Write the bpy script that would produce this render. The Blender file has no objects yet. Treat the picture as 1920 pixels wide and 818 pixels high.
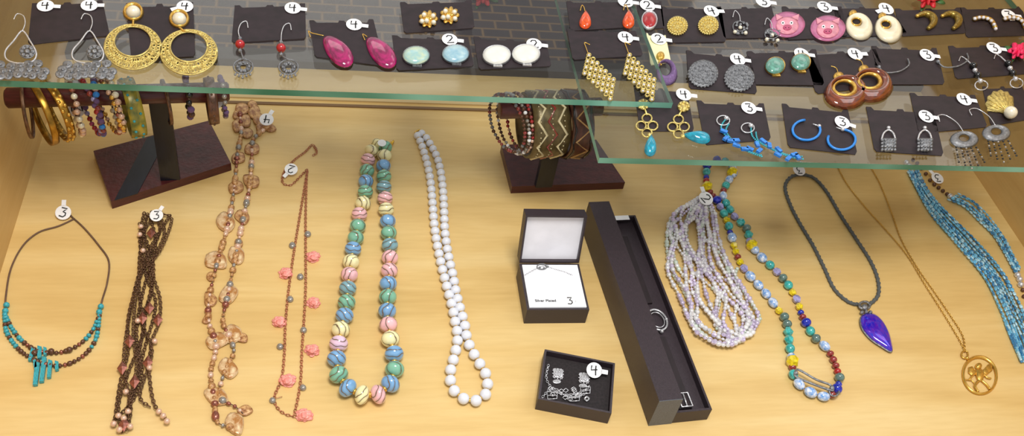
import bpy, math, random
from mathutils import Vector, Matrix, Quaternion
random.seed(7)
SC = bpy.context.scene
SC.view_settings.view_transform = 'Standard'
COL = SC.collection

# ------------------------------------------------------------------ camera
F = 1800.0; CX, CY = 960.0, 409.0
Yc = Vector((-340, -1900, F)).normalized()
Xc = Vector((1, .0087, .198)); Xc = (Xc - Yc*Xc.dot(Yc)).normalized()
Zc = Xc.cross(Yc)
def c2w(r): return Vector((r.dot(Xc), r.dot(Yc), r.dot(Zc)))
RIGHT = c2w(Vector((1,0,0))); DOWN = c2w(Vector((0,1,0))); FWD = c2w(Vector((0,0,1)))
CAM = -0.98*FWD
cd = bpy.data.cameras.new("camera"); cd.lens = F/1920*36; cd.sensor_width = 36; cd.clip_start = .01
cam = bpy.data.objects.new("camera", cd); COL.objects.link(cam)
M = Matrix((RIGHT, -DOWN, -FWD)).transposed().to_4x4(); M.translation = CAM
cam.matrix_world = M
SC.camera = cam

def P(u, v, z=0.0):
    "plan position (metres) of a traced point on the horizontal surface at height z"
    r = c2w(Vector((u-CX, v-CY, F))); t = (z-CAM.z)/r.z
    return CAM + r*t
def S(u, v, z=0.0):
    r = c2w(Vector((u-CX, v-CY, F))); return (z-CAM.z)/r.z

# ------------------------------------------------------------------ materials
def lin(c):
    return tuple(((x/255)/12.92 if x/255 <= .04045 else ((x/255+.055)/1.055)**2.4) for x in c)
MATS = {}
def mat(name, rgb, rough=.45, metal=0, var=.18, scale=5, bump=0.0, coat=0, trans=0, coord='Generated', rgb2=None, bscale=None):
    if name in MATS: return MATS[name]
    m = bpy.data.materials.new(name); m.use_nodes = True; nt = m.node_tree; N = nt.nodes; L = nt.links
    b = N['Principled BSDF']
    tc = N.new('ShaderNodeTexCoord'); nz = N.new('ShaderNodeTexNoise'); nz.inputs['Scale'].default_value = scale
    nz.inputs['Detail'].default_value = 3
    L.new(tc.outputs[coord], nz.inputs['Vector'])
    cr = N.new('ShaderNodeValToRGB'); c = lin(rgb)
    lo = tuple(x*(1-var) for x in c); hi = tuple(min(1, x*(1+var)) for x in c)
    if rgb2: lo, hi = c, lin(rgb2)
    cr.color_ramp.elements[0].position = .35; cr.color_ramp.elements[1].position = .65
    cr.color_ramp.elements[0].color = (*lo, 1); cr.color_ramp.elements[1].color = (*hi, 1)
    L.new(nz.outputs['Fac'], cr.inputs['Fac']); L.new(cr.outputs['Color'], b.inputs['Base Color'])
    b.inputs['Roughness'].default_value = rough; b.inputs['Metallic'].default_value = metal
    b.inputs['Coat Weight'].default_value = coat; b.inputs['Transmission Weight'].default_value = trans
    if bump:
        n2 = N.new('ShaderNodeTexNoise'); n2.inputs['Scale'].default_value = bscale or scale*3
        L.new(tc.outputs[coord], n2.inputs['Vector'])
        bp = N.new('ShaderNodeBump'); bp.inputs['Strength'].default_value = bump; bp.inputs['Distance'].default_value = .002
        L.new(n2.outputs['Fac'], bp.inputs['Height']); L.new(bp.outputs['Normal'], b.inputs['Normal'])
    MATS[name] = m; return m

def wood(name, a, b_, c_, along='x'):
    m = bpy.data.materials.new(name); m.use_nodes = True; nt = m.node_tree; N = nt.nodes; L = nt.links
    b = N['Principled BSDF']; tc = N.new('ShaderNodeTexCoord')
    mp = N.new('ShaderNodeMapping'); mp.inputs['Scale'].default_value = (1.6, 12, 12) if along == 'x' else (12, 1.6, 12)
    L.new(tc.outputs['Object'], mp.inputs['Vector'])
    n1 = N.new('ShaderNodeTexNoise'); n1.inputs['Scale'].default_value = 1.4; n1.inputs['Detail'].default_value = 4; n1.inputs['Distortion'].default_value = 1.1
    L.new(mp.outputs['Vector'], n1.inputs['Vector'])
    mp2 = N.new('ShaderNodeMapping'); mp2.inputs['Scale'].default_value = (12, 110, 110) if along == 'x' else (110, 12, 110)
    L.new(tc.outputs['Object'], mp2.inputs['Vector'])
    n2 = N.new('ShaderNodeTexNoise'); n2.inputs['Scale'].default_value = 2.5; n2.inputs['Detail'].default_value = 3
    L.new(mp2.outputs['Vector'], n2.inputs['Vector'])
    cr = N.new('ShaderNodeValToRGB'); e = cr.color_ramp.elements
    e[0].position = .25; e[0].color = (*lin(c_), 1); e[1].position = .75; e[1].color = (*lin(b_), 1)
    k = e.new(.5); k.color = (*lin(a), 1)
    L.new(n1.outputs['Fac'], cr.inputs['Fac'])
    cr2 = N.new('ShaderNodeValToRGB'); cr2.color_ramp.elements[0].position = .25; cr2.color_ramp.elements[1].position = .65
    cr2.color_ramp.elements[0].color = (.86, .80, .72, 1); cr2.color_ramp.elements[1].color = (1, 1, 1, 1)
    L.new(n2.outputs['Fac'], cr2.inputs['Fac'])
    mx = N.new('ShaderNodeMix'); mx.data_type = 'RGBA'; mx.blend_type = 'MULTIPLY'; mx.inputs[0].default_value = .45
    L.new(cr.outputs['Color'], mx.inputs[6]); L.new(cr2.outputs['Color'], mx.inputs[7])
    L.new(mx.outputs[2], b.inputs['Base Color']); b.inputs['Roughness'].default_value = .36
    return m
WOOD = wood("maple_veneer", (222,189,124), (230,202,142), (207,171,105))
WOODW = wood("maple_panel", (206,168,104), (214,180,118), (190,150,88), 'y')

def glassmat():
    m = bpy.data.materials.new("clear_glass"); m.use_nodes = True; N = m.node_tree.nodes; L = m.node_tree.links
    N.remove(N['Principled BSDF']); out = N['Material Output']
    t = N.new('ShaderNodeBsdfTransparent'); t.inputs['Color'].default_value = (.85, .865, .86, 1)
    g = N.new('ShaderNodeBsdfGlossy'); g.inputs['Roughness'].default_value = .06
    lw = N.new('ShaderNodeLayerWeight'); lw.inputs['Blend'].default_value = .5
    pw = N.new('ShaderNodeMath'); pw.operation = 'POWER'; pw.inputs[1].default_value = 4.0
    ma = N.new('ShaderNodeMath'); ma.operation = 'MULTIPLY_ADD'; ma.inputs[1].default_value = .85; ma.inputs[2].default_value = .045
    L.new(lw.outputs['Facing'], pw.inputs[0]); L.new(pw.outputs[0], ma.inputs[0])
    mx = N.new('ShaderNodeMixShader'); L.new(ma.outputs[0], mx.inputs[0]); L.new(t.outputs[0], mx.inputs[1]); L.new(g.outputs[0], mx.inputs[2])
    L.new(mx.outputs[0], out.inputs['Surface']); return m
def edgemat():
    m = bpy.data.materials.new("green_glass_edge"); m.use_nodes = True; N = m.node_tree.nodes; L = m.node_tree.links
    b = N['Principled BSDF']; tc = N.new('ShaderNodeTexCoord'); nz = N.new('ShaderNodeTexNoise'); nz.inputs['Scale'].default_value = 9
    L.new(tc.outputs['Object'], nz.inputs['Vector'])
    cr = N.new('ShaderNodeValToRGB'); cr.color_ramp.elements[0].color = (*lin((34,108,84)), 1); cr.color_ramp.elements[1].color = (*lin((140,200,180)), 1)
    cr.color_ramp.elements[0].position = .35; cr.color_ramp.elements[1].position = .72
    L.new(nz.outputs['Fac'], cr.inputs['Fac']); L.new(cr.outputs['Color'], b.inputs['Base Color'])
    b.inputs['Roughness'].default_value = .15
    return m
GLASS = glassmat(); GEDGE = edgemat()
def swirl(name, rgb, line=(112,90,66)):
    m = bpy.data.materials.new(name); m.use_nodes = True; N = m.node_tree.nodes; L = m.node_tree.links
    b = N['Principled BSDF']; tc = N.new('ShaderNodeTexCoord')
    w = N.new('ShaderNodeTexWave'); w.inputs['Scale'].default_value = .62; w.inputs['Distortion'].default_value = 4.5
    w.inputs['Detail'].default_value = 1.5; w.inputs['Detail Scale'].default_value = 1.1; w.bands_direction = 'DIAGONAL'
    L.new(tc.outputs['Object'], w.inputs['Vector'])
    cr = N.new('ShaderNodeValToRGB'); e = cr.color_ramp.elements
    c = lin(rgb); e[0].position = 0; e[0].color = (*lin(line), 1); e[1].position = 1; e[1].color = (*[min(1, x*1.25+.04) for x in c], 1)
    k = e.new(.03); k.color = (*lin(line), 1); k2 = e.new(.08); k2.color = (*c, 1)
    L.new(w.outputs['Fac'], cr.inputs['Fac']); L.new(cr.outputs['Color'], b.inputs['Base Color'])
    b.inputs['Roughness'].default_value = .12; b.inputs['Coat Weight'].default_value = .5
    return m
SW = {'y': swirl('cream_yellow_swirl', (224,218,168)), 'p': swirl('pink_swirl', (222,172,178)), 'g': swirl('green_swirl', (110,168,142)),
      'b': swirl('blue_swirl', (106,154,198)), 't': swirl('teal_swirl', (112,154,166)), 'l': swirl('lilac_swirl', (212,182,204))}
GOLD = mat('gold', (228,184,90), .28, .8, .25, 12)
PGOLD = mat('pale_gold', (232,202,124), .32, .7, .4, 14, .3)
BGOLD = mat('bright_gold', (240,192,72), .25, .8, .2, 10)
MGOLD = mat('muted_gold', (170,128,50), .3, .85, .35, 9)
RGOLD = mat('rose_gold', (196,128,96), .35, .6, .2, 12)
SILV = mat('silver', (218,218,222), .25, .65, .25, 12)
DSILV = mat('oxidised_silver', (146,148,152), .32, .75, .4, 14, .4)
BRONZE = mat('dark_bronze', (112,82,60), .38, .65, .4, 12)
BLACK = mat('black_card', (34,22,27), .6, 0, .3, 6)
BOX = mat('black_leatherette', (54,44,50), .42, 0, .2, 60, .3)
BOXL = mat('grey_box_end', (92,98,108), .4, 0, .12, 20)
BOXI = mat('dark_box_lining', (34,28,30), .85, 0, .3, 30)
VELV = mat('maroon_stand', (76,30,30), .3, 0, .25, 12, .12)
STRIP = mat('glossy_black', (20,22,34), .3, 0, .2, 8)
WHITE = mat('white_paper', (242,242,244), .6, 0, .03, 4)
INK = mat('black_ink', (14,14,16), .6, 0, .05, 4)
CUSH = mat('white_satin', (244,246,252), .6, 0, .02, 3)
SATIN = mat('pale_satin', (238,238,246), .85, 0, .04, 3)
PEARL = mat('pearl', (236,228,204), .18, .2, .08, 3, coat=.6)
PPEARL = mat('peach_pearl', (226,188,162), .2, .25, .12, 3, coat=.6)
WBEAD = mat('white_bead', (228,231,240), .3, 0, .04, 3, coat=.2)
MAG = mat('magenta_enamel', (146,14,84), .12, 0, .45, 4, coat=.8)
RED = mat('red_bead', (168,30,34), .2, 0, .25, 3, coat=.5)
AMBER = mat('orange_amber', (222,76,10), .08, 0, .35, 4, coat=.8)
AQUA = mat('aqua_marble', (142,184,186), .2, 0, .2, 3, rgb2=(186,200,172), coat=.4)
LBLUE = mat('pale_blue_marble', (130,172,190), .2, 0, .2, 3, rgb2=(172,198,202), coat=.4)
OFFW = mat('off_white_enamel', (218,218,210), .25, 0, .05, 3, coat=.4)
IVORY = mat('ivory_enamel', (230,220,190), .2, 0, .08, 3, coat=.5)
PURP = mat('purple_texture', (118,90,138), .4, 0, .3, 15, .5)
JADE = mat('jade_stone', (92,146,130), .12, 0, .3, 4, coat=.8)
BROWNE = mat('brown_enamel', (112,50,22), .1, 0, .45, 7, coat=.9)
TURQ = mat('turquoise', (58,160,172), .35, 0, .32, 6)
TEAL = mat('teal_glass', (14,140,165), .06, 0, .3, 4, coat=.9)
BLUE = mat('bright_blue', (42,128,210), .25, 0, .2, 6)
CHIP = mat('blue_chip', (46,122,205), .25, 0, .35, 8)
PINKE = mat('mauve_pink_enamel', (172,96,132), .25, 0, .2, 4)
PINKL = mat('light_pink_enamel', (212,136,152), .3)
PINKD = mat('deep_pink_enamel', (178,72,108), .3, 0, .1, 4)
OLIVE = mat('olive_gold', (150,124,56), .25, .7, .3, 8)
BLKB = mat('black_bead', (16,16,18), .15, 0, .2, 3, coat=.5)
COPB = mat('copper_bead', (158,98,82), .2, .6, .25, 4)
BBEAD = mat('brown_bead', (98,66,48), .3, .2, .4, 5)
SHELL = mat('tan_shell', (178,122,64), .25, .1, .2, 2.4, rgb2=(244,220,176), coat=.25, bump=.3)
SHELL2 = mat('brown_shell', (142,86,44), .28, .1, .2, 3, rgb2=(222,176,118), coat=.25, bump=.3)
GREYP = mat('grey_pearl', (160,154,146), .2, .4, .2, 3)
FLOW = mat('coral_pink_cloth', (240,140,130), .7, 0, .1, 5, rgb2=(250,180,168))
CRY1 = mat('lilac_crystal', (214,200,230), .05, .1, .25, 3, coat=1, trans=.15)
CRY2 = mat('clear_pearl_crystal', (244,240,246), .05, .1, .2, 3, coat=1, trans=.15)
CRY3 = mat('pale_green_crystal', (214,226,212), .08, .1, .2, 3, coat=.8, trans=.15)
CORD = mat('grey_braided_cord', (98,102,102), .6, .1, .4, 60, .5)
CORDB = mat('brown_cord', (104,78,60), .7, 0, .25, 20)
DICH = mat('violet_dichroic_glass', (22,42,214), .1, .3, .3, 9, rgb2=(108,36,196), coat=1)
BUG1 = mat('ice_blue_glass', (110,186,222), .08, .1, .25, 3, coat=.9)
BUG2 = mat('steel_blue_glass', (52,128,178), .08, .1, .25, 3, coat=.9)
BUG3 = mat('frosted_pale_blue_glass', (176,218,234), .08, .1, .2, 3, coat=.9)
COB = mat('cobalt_glass', (22,40,170), .08, 0, .4, 4, coat=.8)
YEL = mat('yellow_glass', (232,204,30), .1, 0, .3, 4, coat=.8)
LAV = mat('lavender_glass', (160,156,206), .12, 0, .3, 4, coat=.8)
TQG = mat('turquoise_glass', (60,172,168), .12, 0, .3, 4, coat=.8)
MAR = mat('maroon_glass', (140,46,44), .12, 0, .3, 4, coat=.8)
GRN = mat('grey_green_glass', (92,118,112), .12, 0, .3, 4, coat=.8)
SKY = mat('white_blue_glass', (90,150,220), .12, 0, .3, 3, rgb2=(236,242,250), coat=.8)
WOODD = mat('dark_wood_cuff', (78,42,24), .35, 0, .3, 8)
TANW = mat('tan_inlay', (190,148,92), .4, 0, .2, 8)
OLV = mat('olive_brown_cuff', (98,84,52), .35, .3, .3, 10)
IVI = mat('ivory_inlay', (222,208,166), .35, 0, .1, 8)
ENAM = mat('green_yellow_enamel', (56,90,54), .25, .1, .3, 4, rgb2=(180,162,56))
GREENL = mat('green_leaf', (50,92,40), .5, 0, .3, 5)
REDF = mat('red_petal', (190,24,36), .5, 0, .2, 5)
HOTP = mat('hot_pink_petal', (232,36,92), .5, 0, .2, 5)
RAILD = mat('brown_rail', (122,92,58), .5, 0, .15, 12)
GRIM = mat('dark_grey_rail', (62,54,50), .5, .1, .15, 12)
METW = mat('pale_track', (204,178,128), .45, .1, .08, 12)
BEIGE = mat('cream_paper', (230,224,176), .6, 0, .05, 4)

# ------------------------------------------------------------------ mesh builder
def frame(t, up=Vector((0,0,1))):
    t = t.normalized(); s = t.cross(up)
    if s.length < 1e-4: s = t.cross(Vector((1,0,0)))
    s.normalize(); return s, s.cross(t)
class MB:
    def __init__(s): s.v = []; s.f = []; s.m = []; s.s = []
    def add(s, vs, fs, mi=0, sm=True):
        o = len(s.v); s.v += [Vector(x) for x in vs]
        for f in fs: s.f.append([i+o for i in f]); s.m.append(mi); s.s.append(sm)
    def ball(s, c, r, sc=(1,1,1), q=None, mi=0, seg=10, rg=6):
        vs = [Vector((0,0,1))]
        for i in range(1, rg):
            a = math.pi*i/rg
            for j in range(seg):
                b = 2*math.pi*j/seg; vs.append(Vector((math.sin(a)*math.cos(b), math.sin(a)*math.sin(b), math.cos(a))))
        vs.append(Vector((0,0,-1))); out = []
        for p in vs:
            p = Vector((p.x*sc[0], p.y*sc[1], p.z*sc[2]))*r
            if q: p = q @ p
            out.append(c+p)
        fs = []
        for j in range(seg): fs.append([0, 1+j, 1+(j+1) % seg])
        for i in range(rg-2):
            for j in range(seg):
                a = 1+i*seg+j; b = 1+i*seg+(j+1) % seg; fs.append([a, a+seg, b+seg, b])
        n = len(vs)-1; o = 1+(rg-2)*seg
        for j in range(seg): fs.append([n, o+(j+1) % seg, o+j])
        s.add(out, fs, mi)
    def tube(s, pts, r, n=6, closed=False, mi=0):
        k = len(pts); vs = []
        for i, p in enumerate(pts):
            a = pts[(i-1) % k] if (closed or i > 0) else pts[0]; b = pts[(i+1) % k] if (closed or i < k-1) else pts[-1]
            t = b-a
            if t.length < 1e-9: t = Vector((1,0,0))
            x, y = frame(t); rr = r[i] if isinstance(r, (list, tuple)) else r
            for j in range(n):
                an = 2*math.pi*j/n; vs.append(p + (x*math.cos(an)+y*math.sin(an))*rr)
        fs = []
        for i in range(k if closed else k-1):
            for j in range(n):
                a = i*n+j; b = i*n+(j+1) % n; c = ((i+1) % k)*n; fs.append([a, b, c+(j+1) % n, c+j])
        if not closed: fs.append(list(range(n))[::-1]); fs.append([(k-1)*n+j for j in range(n)])
        s.add(vs, fs, mi)
    def box(s, o, ex, ey, ez, lo, hi, mi=0):
        vs = []
        for z in (lo[2], hi[2]):
            for (x, y) in ((lo[0],lo[1]), (hi[0],lo[1]), (hi[0],hi[1]), (lo[0],hi[1])): vs.append(o+ex*x+ey*y+ez*z)
        s.add(vs, [[3,2,1,0],[4,5,6,7],[0,1,5,4],[1,2,6,5],[2,3,7,6],[3,0,4,7]], mi, False)
    def prism(s, pts, z0, z1, mi=0):   # traced outline lying at z0..z1
        n = len(pts); top = [P(u, v, z1) for u, v in pts]; bot = [Vector((p.x, p.y, z0)) for p in top]
        s.add(bot+top, [list(range(n)), list(range(n, 2*n))[::-1]]+[[i, i+n, (i+1) % n+n, (i+1) % n] for i in range(n)], mi, False)
    def pebble(s, pts, z0, h, mi=0, wall=.2, rings=4, pw=.5, jit=0):
        n = len(pts); W = [P(u, v, z0) for u, v in pts]; c = sum(W, Vector())/n; vs = list(W)
        lv = []
        for i in range(rings):
            k = 1-(i/rings)**1.3; lv.append((k, h*wall+h*(1-wall)*(max(0, 1-k*k))**pw))
        for k, z in lv:
            for p in W: q = c+(p-c)*k; vs.append(Vector((q.x, q.y, z0+z+(random.uniform(-jit,jit)*h if jit else 0))))
        vs.append(Vector((c.x, c.y, z0+h))); fs = [list(range(n))]
        for i in range(rings):
            for j in range(n): fs.append([i*n+j, (i+1)*n+j, (i+1)*n+(j+1) % n, i*n+(j+1) % n])
        o = rings*n
        for j in range(n): fs.append([o+j, len(vs)-1, o+(j+1) % n])
        s.add(vs, fs, mi)
    def band(s, A, B, z0, h, mi=0, st=5):
        n = len(A); WA = [P(u, v, z0) for u, v in A]; WB = [P(u, v, z0) for u, v in B]; vs = []
        for i in range(st+1):
            k = i/st
            for a, b in zip(WA, WB): q = a.lerp(b, k); vs.append(Vector((q.x, q.y, z0+h*math.sin(math.pi*k))))
        fs = [[i*n+j, i*n+(j+1) % n, (i+1)*n+(j+1) % n, (i+1)*n+j] for i in range(st) for j in range(n)]
        fs += [[j, st*n+j, st*n+(j+1) % n, (j+1) % n] for j in range(n)]
        s.add(vs, fs, mi)
    def ribbon(s, pts, w, nrm, mi=0):
        k = len(pts); vs = []
        for i, p in enumerate(pts):
            t = (pts[min(i+1, k-1)]-pts[max(i-1, 0)]).normalized(); x = t.cross(nrm).normalized()*w
            vs += [p-x, p+x]
        s.add(vs, [[2*i, 2*i+1, 2*i+3, 2*i+2] for i in range(k-1)], mi, False)
    def links(s, path, L, w, r, mi=0):
        pts, tg = resample(path, L*.72)
        for i, (p, t) in enumerate(zip(pts, tg)):
            x, y = frame(t)
            side = x if i % 2 == 0 else (x*.45+y*.9)
            tor = []
            for j in range(8):
                a = 2*math.pi*j/8; tor.append(p+t*math.cos(a)*L/2+side*math.sin(a)*w/2)
            s.tube(tor, r, 4, True, mi)

def ell(u, v, a, b, n=24, rot=0):
    c, s_ = math.cos(rot), math.sin(rot)
    return [(u+a*math.cos(t)*c-b*math.sin(t)*s_, v+a*math.cos(t)*s_+b*math.sin(t)*c) for t in [2*math.pi*i/n for i in range(n)]]
def smooth(pts, closed=False, n=6):
    out = []; k = len(pts)
    for i in range(k if closed else k-1):
        g = (lambda j: pts[j % k]) if closed else (lambda j: pts[max(0, min(k-1, j))])
        p0, p1, p2, p3 = g(i-1), g(i), g(i+1), g(i+2)
        for j in range(n):
            t = j/n
            out.append(tuple(.5*((2*p1[d])+(-p0[d]+p2[d])*t+(2*p0[d]-5*p1[d]+4*p2[d]-p3[d])*t*t+(-p0[d]+3*p1[d]-3*p2[d]+p3[d])*t**3) for d in range(2)))
    if not closed: out.append(tuple(pts[-1]))
    return out
def wpath(pts, z, closed=False, sm=True):
    q = smooth(pts, closed) if sm else pts
    r = [P(a, b, z) for a, b in q]
    if closed: r.append(r[0].copy())
    return r
def resample(path, step):
    pts = []; tg = []; acc = 0; nxt = 0
    for a, b in zip(path, path[1:]):
        d = b-a; l = d.length
        if l < 1e-9: continue
        while nxt <= acc+l:
            pts.append(a+d*((nxt-acc)/l)); tg.append(d/l); nxt += step(pts[-1]) if callable(step) else step
        acc += l
    return pts, tg

# ------------------------------------------------------------------ objects
WPOS = {}
def finish(ob, parent, w):
    COL.objects.link(ob)
    if parent is not None: ob.parent = parent; ob.location = w-WPOS[parent.name]
    else: ob.location = w
    WPOS[ob.name] = w.copy(); return ob
def meshobj(name, mb, mats, parent=None, label=None, kind=None, origin=None):
    if not mb.v: return None
    if origin is None:
        n = len(mb.v); c = sum(mb.v, Vector())/n; origin = Vector((c.x, c.y, min(p.z for p in mb.v)))
    me = bpy.data.meshes.new(name); me.from_pydata([tuple(p-origin) for p in mb.v], [], mb.f)
    for m in (mats if isinstance(mats, (list, tuple)) else [mats]): me.materials.append(m)
    me.polygons.foreach_set('material_index', mb.m); me.polygons.foreach_set('use_smooth', mb.s); me.update()
    ob = bpy.data.objects.new(name, me); finish(ob, parent, origin)
    if label: ob['label'] = label
    if kind: ob['kind'] = kind
    return ob
def thing(name, label, cat, loc, group=None):
    e = bpy.data.objects.new(name, None); e.empty_display_size = .01; finish(e, None, loc)
    e['label'] = label; e['category'] = cat
    if group: e['group'] = group
    return e
UNIT = {}
def unitmesh(shape, m):
    k = (shape, m.name)
    if k in UNIT: return UNIT[k]
    mb = MB()
    if shape == 'ball': mb.ball(Vector(), 1, seg=20, rg=12)
    elif shape == 'small': mb.ball(Vector(), 1, seg=10, rg=7)
    elif shape == 'bi':
        mb.ball(Vector(), 1, seg=6, rg=4); mb.s = [False]*len(mb.s)
    elif shape == 'cyl':
        mb.tube([Vector((0,0,-1)), Vector((0,0,-.9)), Vector((0,0,.9)), Vector((0,0,1))], [.75,1,1,.75], 8)
    elif shape == 'rhomb':
        mb.ball(Vector(), 1, seg=4, rg=2); mb.s = [False]*len(mb.s)
    me = bpy.data.meshes.new(shape+'_bead'); me.from_pydata([tuple(p) for p in mb.v], [], mb.f); me.materials.append(m)
    me.polygons.foreach_set('use_smooth', mb.s); UNIT[k] = me; return me
def bead(parent, loc, r, m, sc=(1,1,1), tan=None, shape='ball', name='bead', spin=None):
    ob = bpy.data.objects.new(name, unitmesh(shape, m)); ob.scale = (r*sc[0], r*sc[1], r*sc[2])
    if tan is not None:
        q = tan.to_track_quat('Z', 'Y') @ Quaternion((0,0,1), random.uniform(0, 6.28) if spin is None else spin)
        ob.rotation_mode = 'QUATERNION'; ob.rotation_quaternion = q
    return finish(ob, parent, loc)
def bulk(parent, items, name='bead', limit=100):
    "items: (loc,r,mat,sc,tan,shape)"
    if len(items) > limit:
        idx = sorted(range(len(items)), key=lambda i: (items[i][0]-CAM).length); keep = set(idx[:limit])
    else: keep = set(range(len(items)))
    ms = []; mb = MB()
    for i, (loc, r, m, sc, tan, shape) in enumerate(items):
        if i in keep: bead(parent, loc, r, m, sc, tan, shape, name); continue
        if m not in ms: ms.append(m)
        q = tan.to_track_quat('Z', 'Y') if tan is not None else None
        mb.ball(loc, r, sc, q, ms.index(m), 8, 5)
    if mb.v: meshobj(name+'_strands', mb, ms, parent, kind='stuff')

DIG = {'2': [[(-.3,.28),(-.12,.48),(.18,.45),(.25,.18),(0,-.15),(-.32,-.45),(.36,-.4)]],
       '3': [[(-.28,.45),(.26,.46),(.05,.2),(-.04,.08),(.24,0),(.26,-.25),(.08,-.45),(-.3,-.4)]],
       '4': [[(-.2,.45),(-.3,.02),(.3,.04)], [(.2,.42),(.12,0),(.08,-.5)]]}
def tag(parent, u, v, z, d='', r=14, rot=0, tilt=18, tail=None):
    s_ = S(u, v, z); R = r*s_; x = P(u+4, v, z)-P(u, v, z); x.normalize(); y = Vector((-x.y, x.x, 0))
    th = math.radians(tilt); y = y*math.cos(th)+Vector((0,0,1))*math.sin(th)
    c = P(u, v, z)+Vector((0,0,R*math.sin(th)*.9+.0006)); n = x.cross(y)
    mb = MB(); k = 20; ring = [c+(x*math.cos(2*math.pi*i/k)+y*math.sin(2*math.pi*i/k))*R for i in range(k)]
    mb.add(ring+[p+n*.0002 for p in ring], [list(range(k))[::-1], list(range(k, 2*k))]+[[i, (i+1) % k, (i+1) % k+k, i+k] for i in range(k)], 0, False)
    if tail is not None:
        a = math.radians(tail); dx = x*math.cos(a)+y*math.sin(a); dy = n.cross(dx)
        mb.box(c, dx, dy, n, (R*.9, -R*.28, 0), (R*1.75, R*.28, .0002))
    t = meshobj('price_tag', mb, WHITE, parent, label='round white paper price sticker')
    if d:
        a = math.radians(rot); xx = x*math.cos(a)+y*math.sin(a); yy = n.cross(xx); m2 = MB()
        for st in DIG[d]: m2.ribbon([c+n*.0004+(xx*px+yy*py)*R*1.35 for px, py in st], R*.085, n)
        meshobj('handwritten_number', m2, INK, t, label='black handwritten '+d)
    return t

# ------------------------------------------------------------------ setting
XL, XR = -.466, .574
def slab(name, lo, hi, m, kind='structure'):
    mb = MB(); mb.box(Vector(), Vector((1,0,0)), Vector((0,1,0)), Vector((0,0,1)), lo, hi)
    o = meshobj(name, mb, m, kind=kind, origin=Vector((0,0,0))); return o
YB = .235
slab('floor', (XL-.02, -.36, -.02), (XR+.02, YB, 0), WOOD)
slab('wall_left', (XL-.02, -.36, 0), (XL, YB+.3, .34), WOODW)
slab('wall_right', (XR, -.36, 0), (XR+.02, YB+.3, .34), WOODW)
slab('trim_1', (XL, .168, 0), (XR, .172, .0015), RAILD)
slab('trim_2', (XL, .178, 0), (XR, .186, .002), METW)
slab('trim_3', (XL, YB, -.03), (XR, YB+.022, .010), GRIM)
bm = bpy.data.materials.new('woven_dark_mat'); bm.use_nodes = True; N = bm.node_tree.nodes; L = bm.node_tree.links
br = N.new('ShaderNodeTexBrick'); tc = N.new('ShaderNodeTexCoord'); L.new(tc.outputs['Object'], br.inputs['Vector'])
br.inputs['Scale'].default_value = 13; br.inputs['Color1'].default_value = (*lin((46,34,42)), 1); br.inputs['Color2'].default_value = (*lin((62,46,48)), 1)
br.inputs['Mortar'].default_value = (*lin((122,94,62)), 1); br.inputs['Mortar Size'].default_value = .04; br.inputs['Mortar Smooth'].default_value = 1
L.new(br.outputs['Color'], N['Principled BSDF'].inputs['Base Color']); N['Principled BSDF'].inputs['Roughness'].default_value = .8
o = slab('woven_mat', (XL-.1, YB+.03, -.06), (XR+.5, .75, -.05), bm, None)
o['label'] = 'dark woven mat with tan brick pattern behind case'; o['category'] = 'mat'

ZL, ZR = .186, .1785; TH = .006
def glass(lab, outline, ztop):
    mb = MB(); n = 4; top = outline; bot = [Vector((p.x, p.y, ztop-TH)) for p in outline]
    mb.add(bot+top, [[3,2,1,0],[4,5,6,7]], 0, False)
    mb.add(bot+top, [[i, (i+1) % 4, (i+1) % 4+4, i+4] for i in range(4)], 1, False)
    o = meshobj('glass_shelf', mb, [GLASS, GEDGE]); o['label'] = lab; o['category'] = 'glass shelf'; o['group'] = 'glass shelves of the display case'
a = P(0, 151, ZL); b = P(1262, 193, ZL)
ya = a.y+(a.x-XL)*(a.y-b.y)/(b.x-a.x)
glass('clear glass shelf with green edge, lying over the neighbouring sheet', [Vector((XL+.001, ya, ZL)), b, Vector((b.x-.005, .5, ZL)), Vector((XL+.001, .5, ZL))], ZL)
a = P(1124, 296, ZR); b = P(1920, 314, ZR)
yb = a.y+(XR-a.x)*(b.y-a.y)/(b.x-a.x)
glass('clear glass shelf with green edge, set further forward', [a, Vector((XR-.001, yb, ZR)), Vector((XR-.001, .5, ZR)), Vector((a.x+.005, .5, ZR))], ZR)

# ------------------------------------------------------------------ carded earrings
GRP = 'carded earrings on the glass shelves'
def cardset(lab, q, z, tg=None, cardmat=BLACK):
    c = ((q[0][0]+q[2][0])/2, (q[0][1]+q[2][1])/2)
    e = thing('carded_earrings', lab, 'earrings', P(c[0], c[1], z), GRP)
    def g(s_, t): return lerp2(lerp2(q[0], q[1], s_), lerp2(q[3], q[2], s_), t)
    pts = [g(0,0), g(.07,0), g(.11,.07), g(.44,.07), g(.46,.02), g(.54,.02), g(.56,.07), g(.89,.07), g(.93,0), g(1,0), g(1,.93), g(.97,1), g(.03,1), g(0,.93)]
    mb = MB(); mb.prism(pts, z+.0002, z+.001); meshobj('display_card', mb, cardmat, e)
    if tg:
        u, v, d = tg[:3]; rot = tg[3] if len(tg) > 3 else 0
        tag(e, u, v, z+.001, d, 15, rot, 10, tail=rot-10 if (len(tg) < 5) else tg[4])
    return e
def lerp2(a, b, t): return (a[0]+(b[0]-a[0])*t, a[1]+(b[1]-a[1])*t)
class Ear:
    def __init__(s, parent, z, lab=None): s.p = parent; s.z = z+.0012; s.parts = []; s.lab = lab
    def mb(s, name, m):
        b = MB(); s.parts.append((name, b, m)); return b
    def done(s):
        n, b, m = s.parts[0]; main = meshobj('earring', b, m, s.p, label=s.lab)
        for n, b, m in s.parts[1:]: meshobj(n, b, m, main)
def hook(E, pts, m=SILV, r=.00045):
    E.mb('ear_hook', m).tube(wpath(pts, E.z+.0015), r, 6)
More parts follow.
